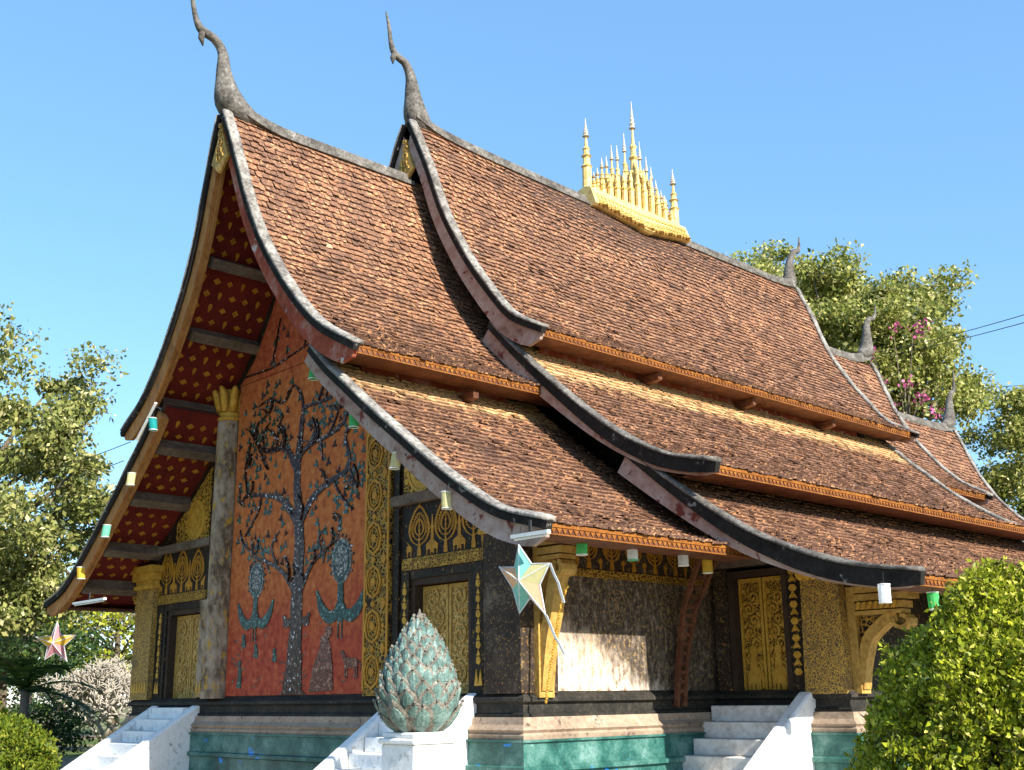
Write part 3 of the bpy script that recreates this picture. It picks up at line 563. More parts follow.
# ---- gable wall: tree of life panel
FP = lambda y=0.: Plane((0, y, 0), (1, 0, 0), (0, 0, 1))
p = FP(); p.rect(-2.25, 2.27, 1.76, 7.86, 0, .012); p.m.build('tree_panel', 'red', front)
p = FP(); p.poly([(-2.25, 7.875), (2.27, 7.875), (1.75, 8.3), (1.15, 9.2), (.6, 10.4), (.35, 11.1), (-.35, 11.1), (-.6, 10.4), (-1.15, 9.2), (-1.75, 8.3)], 0, .014); p.m.build('upper_red_panel', 'red', front)
T = dict(trunk=[(.09, 1.78), (.13, 2.71), (.14, 3.41), (.16, 4.12), (.12, 4.86), (0, 5.62), (.03, 6.18), (.1, 6.74), (.14, 6.9), (.02, 7.26), (-.21, 7.47), (-.46, 7.36)],
    ll=[(.02, 3.6), (-.14, 3.75), (-.42, 3.99), (-.97, 4.2), (-1.43, 4.37), (-1.52, 4.71)], ll2=[(-.53, 4.05), (-.74, 4.3), (-.78, 4.48), (-.52, 4.72)], ll3=[(-.97, 4.2), (-.79, 3.96)],
    lr=[(.2, 3.55), (.36, 3.74), (.6, 4.01), (.98, 4.22), (1.35, 4.4), (1.43, 4.75)], lr2=[(.89, 4.18), (.76, 4.44), (1.01, 4.63)], lr3=[(1.0, 4.22), (.95, 3.98)],
    ml=[(.08, 4.8), (-.1, 4.98), (-.52, 5.33), (-1.08, 5.47), (-1.77, 5.55), (-1.99, 5.4), (-2.08, 5.85)], mr=[(.1, 4.7), (.2, 4.84), (.53, 5.2), (1.02, 5.41), (1.65, 5.62), (1.54, 6.2), (1.77, 6.44)], mr2=[(1.65, 5.62), (1.93, 5.21)],
    ul=[(-.02, 5.8), (-.2, 6.08), (-.49, 6.3), (-1.15, 6.35), (-1.55, 6.63), (-1.48, 6.93), (-1.11, 7.07)], ul2=[(-.72, 6.32), (-.84, 6.61), (-1.14, 6.81)], ul3=[(-1.45, 6.5), (-1.02, 5.97), (-1.33, 6.28)],
    ur=[(.03, 5.95), (.14, 6.1), (.48, 6.23), (.97, 6.29), (1.45, 6.45), (1.6, 6.71)], ur2=[(.17, 6.98), (.77, 6.97), (1.14, 7.04), (1.7, 7.3)], ur3=[(.77, 6.23), (.83, 5.84)],
    t2=[(-2.1, 8.02), (-1.08, 8.0), (-.51, 8.08), (.3, 8.2)], t3=[(-1.0, 8.1), (-.9, 8.6), (-.78, 8.97)], t4=[(.1, 8.2), (.35, 8.9), (.15, 9.6)],
    v1=[(-.75, 6.33), (-.7, 6.7), (-.55, 6.95)], v2=[(-1.2, 6.38), (-1.25, 6.7), (-1.0, 6.9)], v3=[(-1.75, 5.5), (-1.85, 6.1), (-1.7, 6.6)], v4=[(-1.2, 5.47), (-1.3, 5.2), (-1.5, 5.0), (-1.75, 4.75)], v5=[(-1.45, 4.4), (-1.8, 4.6), (-1.95, 4.9)], v6=[(1.2, 5.45), (1.45, 5.1), (1.8, 4.85)], v7=[(1.0, 6.3), (1.3, 6.7), (1.5, 7.1)], v8=[(.6, 6.97), (.9, 7.4), (1.3, 7.6)], v9=[(-.3, 7.4), (-.6, 7.2), (-1.0, 7.35), (-1.5, 7.3)])
WD = dict(trunk=[.60, .40, .36, .32, .28, .21, .18, .12, .085, .07, .05, .03], ml=[.2, .17, .13, .09, .06, .045, .03], mr=[.2, .17, .14, .11, .08, .05, .03], ll=[.16, .12, .085, .06, .04, .02], lr=[.16, .12, .09, .06, .04, .02], ul=[.16, .14, .12, .1, .075, .05, .03], ur=[.15, .12, .09, .07, .05, .03])
p = FP(); tw = []; lev = .012
rg = random.Random(31)
for i in range(44):   # fine twigs
    k = rg.choice(['ll', 'lr', 'ml', 'mr', 'ul', 'ur', 'v3', 'v7', 'v9', 'mr2', 'ur2']); pts = T[k]; a = rg.choice(pts[1:]); an = rg.uniform(.2, 2.9); l = rg.uniform(.25, .55)
    if 4.1 < a[1] + l < 7.7 and -2.0 < a[0] + l * math.cos(an) < 2.0: T['w%d' % i] = [a, (a[0] + l * .5 * math.cos(an), a[1] + l * .5 * math.sin(an)), (a[0] + l * .75 * math.cos(an + .5), a[1] + l * math.sin(an + .3))]
for i, (k, pts) in enumerate(T.items()):
    wd = WD.get(k) or [(.055 if k[0] in 'lmu' else .022 if k[0] == 'w' else .036)] * (len(pts) - 1) + [.02]
    q = smooth_line([(a[0], a[1], b) for a, b in zip(pts, wd)], 5)
    q = [(a + .012 * math.sin(9 * b), b, max(.015, c * (1 + .12 * noise.noise(Vector((a * 6, b * 6, 0)))))) for a, b, c in q]
    p.stroke([(a, b) for a, b, c in q], [c for a, b, c in q], .012, .03 + .0007 * i)
    if k != 'trunk': tw += [(a, b) for a, b, c in q]
for sgn in (-1, 1):   # root flare and little ledges
    p.poly([(.1, 2.0), (.1 + sgn * .42, 1.77), (.1, 1.765)], .012, .028)
    p.disc((.14 + sgn * .3, 3.02), .13, .012, .03, 7, ry=.09); p.disc((.14 + sgn * .4, 3.12), .05, .012, .029, 6)
p.m.build('mosaic_tree', 'glass_dark', front)
p = FP(); rg = random.Random(3); cnt = 0; used = []
while cnt < 280:
    a, b = rg.choice(tw); an = rg.random() * 6.28; d = rg.uniform(.06, .42); x, z = a + d * math.cos(an), b + d * math.sin(an)
    if not (-2.15 < x < 2.17 and 4.05 < z < 7.75) and not (-1.2 < x < 1.2 and 7.95 < z < 9.1): continue
    if abs(x - .08) < .3 and z < 6.6: continue
    if any((x - i) ** 2 + (z - j) ** 2 < .0115 for i, j in used): continue
    used.append((x, z)); cnt += 1; q = rg.uniform(.032, .056); mi = 0 if rg.random() > .22 else 1
    ro_ = rg.uniform(-.6, .6)
    for t in (0, 2.1, 4.2): p.disc((x + q * .8 * math.cos(t + 1.57 + ro_), z + q * .8 * math.sin(t + 1.57 + ro_)), q * .62, .012, .022 + t * .0004, 6, mi, q * .85, t + ro_)
    p.stroke([(x, z + q), (x + rg.uniform(-.05, .05), z + q * 2.2)], .016, .012, .021)
p.m.build('mosaic_leaves', ['leafglass', 'ink'], front)
def peacock(cx, cz, s):
    p = FP()
    p.disc((cx, cz), .15 * s, .012, .034, 10, 0, .17 * s); p.stroke([(cx, cz + .1 * s), (cx - .01, cz + .5 * s)], [.16 * s, .13 * s], .012, .032)
    for sg in (-1, 1):
        w_ = smooth_line([(cx + sg * .08 * s, cz - .03 * s, .16 * s), (cx + sg * .3 * s, cz - .08 * s, .2 * s), (cx + sg * .52 * s, cz + .08 * s, .17 * s), (cx + sg * .66 * s, cz + .36 * s, .04)], 4)
        p.stroke([(a, b) for a, b, c in w_], [c for a, b, c in w_], .012, .030)
        p.stroke([(cx + sg * .05 * s, cz - .15 * s), (cx + sg * .05 * s, cz - .42 * s)], .022, .012, .028)
    p.disc((cx, cz + .78 * s), .27 * s, .012, .030, 16, 1, .36 * s); p.ring((cx, cz + .78 * s), .2 * s, .03, .030, .036, 14, 0, .27 * s)
    for i in range(13): a = math.pi * (-.15 + 1.3 * i / 12); p.disc((cx + .31 * s * math.cos(a), cz + (.78 + .4 * math.sin(a)) * s), .028, .012, .03, 6, 2)
    p.m.build('mosaic_peacock', ['glass_teal', 'glass_grey', 'glass_dark'], front)
peacock(-1.27, 3.13, .95); peacock(1.5, 3.13, 1.1)
def creature(cx, cz, s, fl, name, mats):
    p = FP(); X = lambda x: cx + fl * x * s; Z = lambda z: cz + z * s
    p.poly([(X(-.42), Z(.0)), (X(-.2), Z(-.1)), (X(.3), Z(-.08)), (X(.42), Z(.1)), (X(.4), Z(.3)), (X(.1), Z(.24)), (X(-.3), Z(.22))][::fl], .012, .028)
    for x in (-.34, -.22, .22, .33): p.stroke([(X(x), Z(.0)), (X(x + .02), Z(-.42))], .06 * s, .012, .027)
    p.stroke([(X(.36), Z(.2)), (X(.5), Z(.45)), (X(.66), Z(.42))], [.17 * s, .14 * s, .06 * s], .012, .029)
    p.stroke([(X(-.4), Z(.15)), (X(-.55), Z(.0)), (X(-.52), Z(-.2))], [.05 * s, .04 * s, .02], .012, .026)
    p.m.build(name, mats, front)
creature(1.85, 2.22, .5, -1, 'mosaic_cow', ['figure'])
p = FP(); p.poly([(.62, 1.8), (1.35, 1.82), (1.3, 2.3), (1.22, 2.6), (1.12, 2.78), (.95, 2.72), (.92, 2.55), (.72, 2.2)], .012, .03); p.disc((1.17, 2.8), .11, .013, .034, 8); p.m.build('mosaic_tiger', 'figure', front)
for (x, z, h) in ((-1.75, 2.15, .5), (-1.2, 2.55, .22), (-.55, 2.45, .2), (-1.65, 2.75, .2)):
    p = FP(); p.stroke([(x, z - h / 2), (x + .02, z), (x, z + h * .3)], [.16, .12, .08], .012, .026); p.disc((x, z + h * .42), .055, .012, .028, 7); p.m.build('mosaic_figure', 'glass_teal', front)
rg = random.Random(9)
p = FP()
for i in range(26): x, z = rg.uniform(-2.1, 2.1), rg.uniform(1.9, 3.0); p.stroke([(x, z), (x + rg.uniform(.06, .2), z + rg.uniform(-.05, .1))], [.04, .012], .012, .017)
p.m.build('mosaic_grass', 'tan', front)

# ---- columns, pilasters and bands on the gable wall
def lotus_cap(cx, cy, z0, z1, r0, parent, n=10):
    mb = MB(); h = z1 - z0
    mb.lathe((cx, cy, z0), [(r0 * .98, 0), (r0 * 1.06, .02), (r0 * 1.06, h * .1), (r0 * .95, h * .12), (r0 * 1.02, h * .18), (r0 * 1.02, h * .24), (r0 * .9, h * .27), (r0 * .95, h * .95)], 16)
    for k in range(n):
        a = 2 * math.pi * (k + .5) / n; ca, sa = math.cos(a), math.sin(a); pts = []; rad = []
        for t, rr, w_ in ((0, .88, .24), (.35, 1.0, .33), (.7, 1.15, .33), (.9, 1.4, .24), (.97, 1.62, .12)):
            pts.append((cx + ca * r0 * rr, cy + sa * r0 * rr, z0 + h * (.27 + .73 * t - .06 * (t == 1.)))); rad.append(w_ * r0)
        mb.tube(pts, rad, 6)
    return mb.build('capital', 'gold', parent, smooth=True)
for sd, mt in ((-1, 'stencil_old'), (1, 'stencil_wall')):
    mb = MB()
    if sd < 0:
        cx = -2.54; mb.lathe((cx, -.04, 1.72), [(.30, 0), (.30, .14), (.28, .16), (.275, .25), (.27, 3), (.25, 5.5)], 20)
        o = mb.build('column', 'lacquer_worn', temple, smooth=False); lotus_cap(cx, -.04, 7.16, 7.84, .27, o, 9)
    else:
        cx = 2.6; mb.box(2.28, 2.96, -.09, -.0, 1.72, 7.1); o = mb.build('pilaster', mt, temple)
        p = Plane((cx, -.09, 0), (1, 0, 0), (0, 0, 1)); z = 2.1
        for e in (-.31, .31): p.stroke([(e, 1.8), (e, 7.0)], .05, 0, .012)
        while z < 6.9:
            p.ring((-.07, z), .20, .04, 0, .02, 8, 0, .26); p.ring((-.07, z), .13, .018, 0, .018, 8, 0, .18); p.disc((-.07, z), .07, 0, .02, 6); p.disc((.21, z + .36), .07, 0, .018, 4, 0, .1); p.disc((-.07, z + .36), .06, 0, .02, 4); p.disc((.21, z), .045, 0, .016, 5); p.disc((-.27, z + .36), .05, 0, .0165, 4); z += .72
        p.m.build('column_medallions', 'stencil', o)
    # wall strip and corner pilaster
    a, b = sorted((sd * (2.84 if sd < 0 else 2.98), sd * (3.34 if sd < 0 else 3.14))); mb = MB(); mb.box(a, b, -.05, -.0, 1.75, 3.64 if sd < 0 else 6.3); mb.build('wall_band', 'lacquer_worn' if sd < 0 else 'lacquer', temple)
    a, b = sorted((sd * 5.28, sd * 6.06)); mb = MB(); mb.box(a, b, -.12, .62, 1.72, 4.02)
    o = mb.build('corner_pilaster', 'stencil_col' if sd < 0 else 'side_dark', temple)
    mb = MB(); cx = sd * 5.67; w0, w1 = .41, .5
    for i, (za, zb, ww) in enumerate(((4.02, 4.1, .44), (4.1, 4.2, .4), (4.2, 4.36, .47), (4.36, 4.5, .54))): mb.box(cx - ww, cx + ww, -.14 - (ww - .4), .62 + (ww - .4), za, zb - .002)
    mb.build('capital', 'gold', o)
    p = FP(-.12); u0 = sd * 5.67
    for k in range(6): p.poly([(u0 - .34 + k * .115, 1.86), (u0 - .29 + k * .115, 2.1), (u0 - .24 + k * .115, 1.86)], 0, .012)
    if sd < 0: p.m.build('gold_fringe', 'gold', o)
for sd in (-1, 1):
    # frieze of little gilt spires
    c0, c1 = sorted((sd * 3.2, sd * 5.26)); p = FP(); p.rect(c0, c1, 3.66, 3.8, 0, .03); p.rect(c0, c1, 3.80, 3.85, 0, .018)
    p.m.build('frieze_band', 'carved_fine', front)
    p = FP(); rg = random.Random(4)
    def temple_tree(p, cx, z0, h, wd):
        p.stroke([(cx, z0), (cx, z0 + h * .25)], [.1, .05], 0, .01); p.disc((cx, z0 + h * .1), .05, 0, .012, 6)
        pts = []
        for i in range(13):
            t = i / 12; pts.append((cx + wd * 1.06 * math.sin(math.pi * t ** .75) ** .8 if 0 < t < 1 else cx, z0 + h * (.2 + .84 * t)))
        p.stroke(pts, .014, 0, .014); p.stroke([(2 * cx - a, b) for a, b in pts], .014, 0, .0145)
        zc = z0 + h * .56
        for k_, sc_ in enumerate((.70, .42)):
            ps = [(cx + (a - cx) * sc_, zc + (b_ - zc) * sc_) for a, b_ in pts]; p.stroke(ps, .014, 0, .0115 + .0007 * k_); p.stroke([(2 * cx - a, b_) for a, b_ in ps], .014, 0, .0118 + .0007 * k_)
            for a, b_ in ps[1:-1]:
                for e in (1, -1): p.disc((cx + e * (a - cx) * (1.22 if k_ else 1.2), b_ + .012), .012 + .008 * rg.random(), 0, .0105, 5, 0, None, rg.random())
        p.stroke([(cx, z0 + h * .2), (cx, z0 + h * .9)], [.035, .012], 0, .0108)
        for i in range(6): zz = z0 + h * (.3 + .09 * i); p.poly([(cx - .05 * (1 - i / 8), zz + .05), (cx, zz), (cx + .05 * (1 - i / 8), zz + .05), (cx, zz + .025)], 0, .0112)
        for q in smooth_line(pts, 2)[2:-1]:
            for e in (1, -1): p.disc((cx + e * (q[0] - cx) * 1.1, q[1] + .01), .017 + .006 * rg.random(), 0, .0125, 5)
        p.poly([(cx - .02, z0 + h * .98), (cx + .02, z0 + h * .98), (cx, z0 + h * 1.13)], 0, .012)
    for k in range(3):
        cx = sd * (3.62 + k * .66); temple_tree(p, cx, 3.87, .78 + .05 * k, .22)
        for s2 in (-1, 1):
            q = cx + s2 * .25; p.poly([(q - .07, 3.95), (q + .06, 3.95), (q + .06, 4.02), (q + .1 * s2, 4.14), (q - .02, 4.06), (q - .07, 4.04)], 0, .011)
            for l in (-.05, .04): p.stroke([(q + l, 3.96), (q + l, 3.87)], .018, 0, .0105)
        if k < 2:
            q = cx + sd * .33; p.stroke([(q, 3.9), (q, 4.25), (q, 4.5)], [.09, .06, .02], 0, .0115); p.disc((q, 4.3), .045, 0, .013, 6)
    p.m.build('frieze_spires', 'stencil', front)
    mb = MB(); a, b = sorted((sd * 3.0, sd * 5.4)); mb.box(a, b, -.12, -.0, 4.72, 4.88); mb.build('cross_beam', 'grey_wood', temple)
    # medallion panel over the beam
    a, b = sorted((sd * 3.22, sd * 4.3)); p = FP(); p.poly([(sd * 3.22, 4.89), (sd * 4.6, 4.89), (sd * 4.6, 5.3), (sd * 3.22, 6.35)][::sd], 0, .02); p.m.build('medallion_panel', 'carved', front)
    p = FP(); c = (sd * 3.72, 5.3); p.disc(c, .32, .02, .05, 18, 0, .37); p.ring(c, .35, .05, .02, .06, 18, 0, .4); p.ring(c, .22, .03, .05, .065, 14, 0, .26); p.disc(c, .1, .05, .075, 10)
    for i in range(14): a_ = i * math.pi / 7; p.disc((c[0] + .42 * math.cos(a_), c[1] + .47 * math.sin(a_)), .045, .02, .05, 6)
    p.m.build('medallion', 'gold', front)
    # door surround bands
    for c_ in (sd * 3.28, sd * 5.06):
        p = FP(); p.rect(c_ - .075 - .02, c_ + .095, 1.78, 3.64, .0, .02); p.m.build('door_band', 'lacquer', front)
        p = FP(); z = 2.2
        while z < 3.55: p.disc((c_, z), .055, .02, .035, 5, 0, .065); p.disc((c_, z), .025, .035, .04, 5); p.poly([(c_ - .04, z + .07), (c_, z + .16), (c_ + .04, z + .07)], .02, .032); z += .225
        for k in range(2): p.poly([(c_ - .09 + k * .09, 1.84), (c_ - .045 + k * .09, 2.08), (c_ + k * .09, 1.84)], .02, .035)
        p.m.build('band_flowers', 'gold', front)
    p = FP(); a, b = sorted((sd * 3.36, sd * 2.98))
    for k in range(3): p.poly([(a + .02 + k * .12, 1.84), (a + .075 + k * .12, 2.08), (a + .13 + k * .12, 1.84)], .05, .062)
    p.m.build('gold_fringe', 'gold', front)

# ---- doors
def door(x0, x1, y, z0, z1, figures=False):
    mb = MB(); fwd = .10
    for a, b, c, d in ((x0, x0 + fwd, z0, z1), (x1 - fwd, x1, z0, z1), (x0 + fwd + .001, x1 - fwd - .001, z1 - fwd, z1)): mb.box(a, b, y - .06, y + .3, c, d)
    mb.box(x0 + .01, x1 - .01, y + .24, y + .29, z0, z1 - .01)
    root = mb.build('door', 'dark', temple)
    mid = (x0 + x1) / 2
    for a, b in ((x0 + fwd + .01, mid - .012), (mid + .012, x1 - fwd - .01)):
        m2 = MB(); m2.box(a, b, y + .12, y + .18, z0 + .02, z1 - fwd - .02)
        lf = m2.build('door_leaf', 'carved_fine' if figures else 'carved_door', root)
        p = Plane((0, y + .12, 0), (1, 0, 0), (0, 0, 1)); w_ = b - a; c = (a + b) / 2
        for (u0, u1, v0, v1) in ((a, a + .05, z0 + .02, z1 - .12), (b - .05, b, z0 + .02, z1 - .12), (a + .051, b - .051, z0 + .02, z0 + .09), (a + .051, b - .051, z1 - .19, z1 - .12)): p.rect(u0, u1, v0, v1, 0, .022)
        z = z0 + .35; i = 0
        while z < z1 - .3:
            sg = 1 if i % 2 else -1; r_ = (w_ - .16) * .36
            p.spiral((c + sg * w_ * .10, z), r_, -sg * 1.6, 1.3, .03, 0, .024, sgn=sg); p.disc((c - sg * w_ * .28, z + .1), .035, 0, .02, 5, 0, .06, sg * .6); p.disc((c - sg * w_ * .3, z - .09), .03, 0, .021, 5, 0, .055, -sg * .8)
            z += r_ * 1.75; i += 1
        if figures:
            f_ = 1; X = lambda x: c + x * w_; Z = lambda q: z0 + .12 + q * w_ * 1.1
            p.poly([(X(-.3), Z(.3)), (X(.22), Z(.32)), (X(.34), Z(.6)), (X(.2), Z(.85)), (X(-.12), Z(.8)), (X(-.3), Z(.6))], .0, .04)
            for x in (-.24, -.08, .1, .2): p.stroke([(X(x), Z(.4)), (X(x), Z(.02))], .11 * w_, 0, .038)
            p.stroke([(X(.25), Z(.7)), (X(.36), Z(.5)), (X(.33), Z(.15))], [.09, .06, .03], 0, .036)
            p.stroke([(X(-.02), Z(.8)), (X(0), Z(1.25))], [.14, .09], 0, .042); p.disc((X(0), Z(1.38)), .07, 0, .045, 8)
        p.m.build('door_carving', 'gold' if figures else 'gold_plain', lf)
    return root
door(3.362, 4.858, .1, 1.68, 3.518); door(-4.858, -3.362, .1, 1.60, 3.518)
door(6.342, 7.498, 4.46, 1.56, 3.65, True); door(-7.498, -6.342, 4.5, 1.58, 3.65, True)
# transept front: bands and column round the side door
for sd in (1, -1):
    p = Plane((0, 4.43, 0), (1, 0, 0), (0, 0, 1)); a, b = sorted((sd * 7.51, sd * 7.74)); p.rect(a, b, 1.62, 3.75, 0, .04); p.m.build('door_band', 'lacquer', temple)
    p = Plane((sd * 7.625, 4.39, 0), (1, 0, 0), (0, 0, 1)); z = 2.0
    while z < 3.7: p.disc((0, z), .075, 0, .02, 6, 0, .06); p.stroke([(-.06, z + .1), (0, z + .2), (.06, z + .1)], .03, 0, .02); p.disc((0, z + .13), .03, 0, .025, 6); z += .26
    p.m.build('band_flowers', 'gold', temple)
    a, b = sorted((sd * 7.77, sd * 8.5)); mb = MB(); mb.hexa([(a, 4.30, 1.62), (b, 4.30, 1.62), (b, 4.92, 1.62), (a, 4.92, 1.62)], [(a + .03, 4.33, 3.42), (b - .03, 4.33, 3.42), (b - .03, 4.92, 3.42), (a + .03, 4.92, 3.42)])
    o = mb.build('corner_pilaster', 'stencil_col', temple); mb = MB(); c = (a + b) / 2
    mb.box(a - .02, b + .02, 4.29, 4.94, 3.421, 3.5); mb.box(a + .03, b - .03, 4.33, 4.92, 3.501, 3.6); mb.box(a - .06, b - .02, 4.24, 4.94, 3.601, 3.63)
    for k in range(6): mb.tube([(a + .06 + k * .12, 4.33, 3.42), (a + .06 + k * .12, 4.25, 3.5), (a + .06 + k * .12, 4.2, 3.58)], [.05, .06, .03], 6)
    mb.build('capital', 'gold', o)
    mb = MB(); a, b = sorted((sd * 6.02, sd * 7.76)); mb.box(a, b, 4.34, 4.429, 3.72, 3.9); mb.build('lintel_beam', 'grey_wood', temple)
    p = Plane((0, 4.43, 0), (1, 0, 0), (0, 0, 1)); a, b = sorted((sd * 6.05, sd * 6.32)); p.rect(a, b, 1.62, 3.70, 0, .03); p.m.build('wall_band', 'side_dark', temple)

# ---- side wall panels, rain-faded, with shade painted into the colour (x = 5.98)
for sd in (1, -1):
    side = sideR if sd > 0 else sideL
    SP = lambda: Plane((sd * 5.98, 0, 0), (0, sd, 0), (0, 0, 1))
    U = lambda a, b: sorted((sd * a, sd * b))
    p = SP(); p.rect(*U(.64, 4.35), 1.75, 3.42, 0, .012); p.m.build('bleached_shaded_panel', 'bleach_shade', side)
    p = SP(); p.rect(*U(.64, 4.35), 3.421, 3.54, 0, .03); p.rect(*U(.64, 4.35), 4.3, 4.38, 0, .02); p.m.build('frieze_band', 'carved_fine', side)
    p = SP()
    for k in range(7):
        c = sd * (.9 + k * .52); temple_tree(p, c, 3.56, .62, .16)
        q = c + sd * .26; p.disc((q, 3.68), .05, 0, .011, 5); p.stroke([(q, 3.56), (q, 3.7)], .03, 0, .0105)
    p.m.build('frieze_spires', 'stencil', side)
    p = SP()
    for c in (.73, 2.01, 3.26):
        c *= sd; p.ring((c, 3.0), .2, .016, .012, .018, 16, 0, .26); p.disc((c, 3.0), .05, .012, .017, 8, 0, .08)
        for q in (.11, .155):
            for i in range(12): a_ = i * .5236 + q * 9; p.disc((c + q * math.cos(a_), 3 + q * 1.3 * math.sin(a_)), .018, .012, .0165, 5)
    p.m.build('wall_medallions', 'medal', side)
# brackets
def elephant_bracket(x, y, z0, z1, reach, th, mat, filled=True, sd=1):
    X = lambda q: sd * q
    p = Plane((0, y - th / 2 if sd > 0 else y - th / 2, 0), (1, 0, 0), (0, 0, 1)); h = z1 - z0
    def S2(pts, wd, n1, n0=0., mi=0): p.stroke([(X(a), b) for a, b in pts], wd, -n1, -n0, mi)
    S2([(x + .06, z0), (x + .06, z1)], .14, th)                                   # wall post
    for i, (zz, e) in enumerate(((z1 - .05, 1.0), (z1 - .17, .93), (z1 - .30, .82), (z1 - .40, .78))): S2([(x + .131, zz), (x + .12 + reach * e, zz)], .10 if i < 3 else .06, th + .02 * (4 - i) * .5, -.01)
    cur = smooth_line([(x + .13, z0 + h * .04), (x + .15, z0 + h * .18), (x + .2, z0 + h * .36), (x + .30, z0 + h * .52), (x + reach * .62, z0 + h * .68), (x + reach * .8, z1 - .47)], 5)
    S2(cur, [.05 + .11 * min(1, i / 12) for i in range(len(cur))], th * .9, th * .1)
    S2([(x + reach * (.86 + .12 * math.cos(a)), z1 - .55 + .09 * math.sin(a)) for a in np.linspace(1.6, -3.6, 9)], .06, th, 0)
    S2([(x + .12 + reach + .05 * math.cos(a), z1 - .06 + .07 * math.sin(a)) for a in np.linspace(2.2, -2.5, 8)], .05, th, 0)
    o = p.m.build('eave_bracket', mat, temple)
    if filled:
        p = Plane((0, y, 0), (1, 0, 0), (0, 0, 1)); p.poly([(X(x + .13), z0 + h * .3), (X(x + .3), z0 + h * .55), (X(x + reach * .75), z1 - .48), (X(x + .13), z1 - .44)][::sd], -.03, .03)
        p.m.build('bracket_panel', 'stencil_wall', o)
        p = Plane((0, y - th / 2 - .012, 0), (1, 0, 0), (0, 0, 1))
        for i in range(7): p.poly([(X(x + .17 + i * .1 * reach), z1 - .35), (X(x + .2 + i * .1 * reach), z1 - .24), (X(x + .25 + i * .1 * reach), z1 - .24), (X(x + .22 + i * .1 * reach), z1 - .35)][::sd], 0, .03)
        p.m.build('bracket_leaves', 'gold', o)
for sd in (1, -1):
    elephant_bracket(6.02, .30, 1.66, 4.0, .62, .30, 'gold_plain', False, sd)
    elephant_bracket(8.5, 4.62, 1.66, 3.24, 1.0, .26, 'gold_plain', True, sd)
    for yy in (8.0, 11.4): elephant_bracket(8.46, yy, 1.66, 3.18, 1.0, .2, 'gold_plain', True, sd)
    mb = MB()   # long painted strut near the transept
    for dy in (-.10, .08): mb.tube([(sd * 6.12, 3.3 + dy, 1.5), (sd * 6.2, 3.3 + dy, 2.2), (sd * 6.4, 3.3 + dy * 1.6, 3.0), (sd * 6.85, 3.3 + dy * 2.4, 3.80)], .05, 4)
    for i in range(14): z = 1.7 + i * .145; x = float(np.interp(z, [1.5, 2.2, 3.0, 3.8], [6.12, 6.2, 6.4, 6.85])); mb.box(min(sd * (x - .02), sd * (x + .03)), max(sd * (x - .02), sd * (x + .03)), 3.2, 3.4, z, z + .06)
    mb.build('eave_strut', 'wood_dark', temple)

# ---- plinth: mouldings, sand-coloured ledge, teal base
def ring_poly(e):
    return [(-5.98 - e, 0 - e), (5.98 + e, 0 - e), (5.98 + e, 4.43 - e), (8.43 + e, 4.43 - e), (8.43 + e, 14.9 + e), (5.6 + e, 14.9 + e), (5.6 + e, 19 + e), (4 + e, 19 + e), (4 + e, 24 + e),
            (-4 - e, 24 + e), (-4 - e, 19 + e), (-5.6 - e, 19 + e), (-5.6 - e, 14.9 + e), (-8.43 - e, 14.9 + e), (-8.43 - e, 4.43 - e), (-5.98 - e, 4.43 - e)]
def band(levels, name, mat):
    mb = MB(); mb.sweep([[(x, y, z) for x, y in ring_poly(e)] for e, z in levels], cap=True); return mb.build(name, mat, temple)
band([(.10, 1.40), (.10, 1.44), (.06, 1.46), (.06, 1.58), (.13, 1.61), (.13, 1.66), (.09, 1.69), (.02, 1.735)], 'base_moulding', 'moss_mould')
band([(.22, 1.10), (.24, 1.16), (.2, 1.19), (.24, 1.23), (.16, 1.30), (.14, 1.399)], 'plinth_ledge', 'sand')
band([(.16, -.05), (.30, -.04), (.30, .28), (.22, .30), (.22, .66), (.28, .68), (.28, .74), (.23, .76), (.23, 1.06), (.27, 1.07), (.27, 1.099)], 'plinth', 'teal')

# ---- stairs
def stairs(xa, xb, y0, ztop, zb, n, run, mat='step_white', balz=1.62, bw=.24, ends=(1, 1), reach=2.1, btop_off=0., lo=.0):
    root = bpy.data.objects.new('stairs', None); COL.objects.link(root); root.parent = temple
    h = (ztop - 0.03) / n
    for i in range(n):
        zt = ztop - i * h; mb = MB(); ya_ = y0 - (i + 1) * run
        mb.box(xa - .02 * (i % 2), xb, ya_, y0 + .1 - i * .001, zt - h + .0005, zt); mb.build('step', mat, root)
    for k, x in enumerate((xa - bw - .03, xb + .03)):
        if not ends[k]: continue
        pts = [(y0 + .12, .0), (y0 + .12, balz), (y0 - .02, balz + .02), (y0 - .12, balz - .04), (y0 - reach, lo + .3), (y0 - reach - .14, lo + .18), (y0 - reach - .16, .0)]
        mb = MB(); ins = .04
        mb.sweep([[(x, a, b - (.03 if b > .1 else 0)) for a, b in pts], [(x + ins, a, b) for a, b in pts], [(x + bw - ins, a, b) for a, b in pts], [(x + bw, a, b - (.03 if b > .1 else 0)) for a, b in pts]])
        mb.build('balustrade', 'white', root)
    return root
stairs(-4.78, -3.38, -.02, 1.56, 0, 7, .27, 'white', 1.62)
stairs(3.38, 4.78, -.02, 1.56, 0, 7, .27, 'white', 1.72)
stairs(6.15, 7.62, 4.3, 1.5, 0, 6, .28, 'step_white', 1.68, ends=(0, 1))
stairs(-7.62, -6.15, 4.3, 1.5, 0, 6, .28, 'step_white', 1.68, ends=(1, 0))

def soften(o, w_=.02):
    b = o.modifiers.new('worn_edges', 'BEVEL'); b.width = w_; b.segments = 2; b.limit_method = 'ANGLE'; b.angle_limit = R(35)
for o in list(temple.children):
    if o.name.startswith('stairs'):
        for c in o.children: soften(c, .03 if c.name.startswith('bal') else .018)
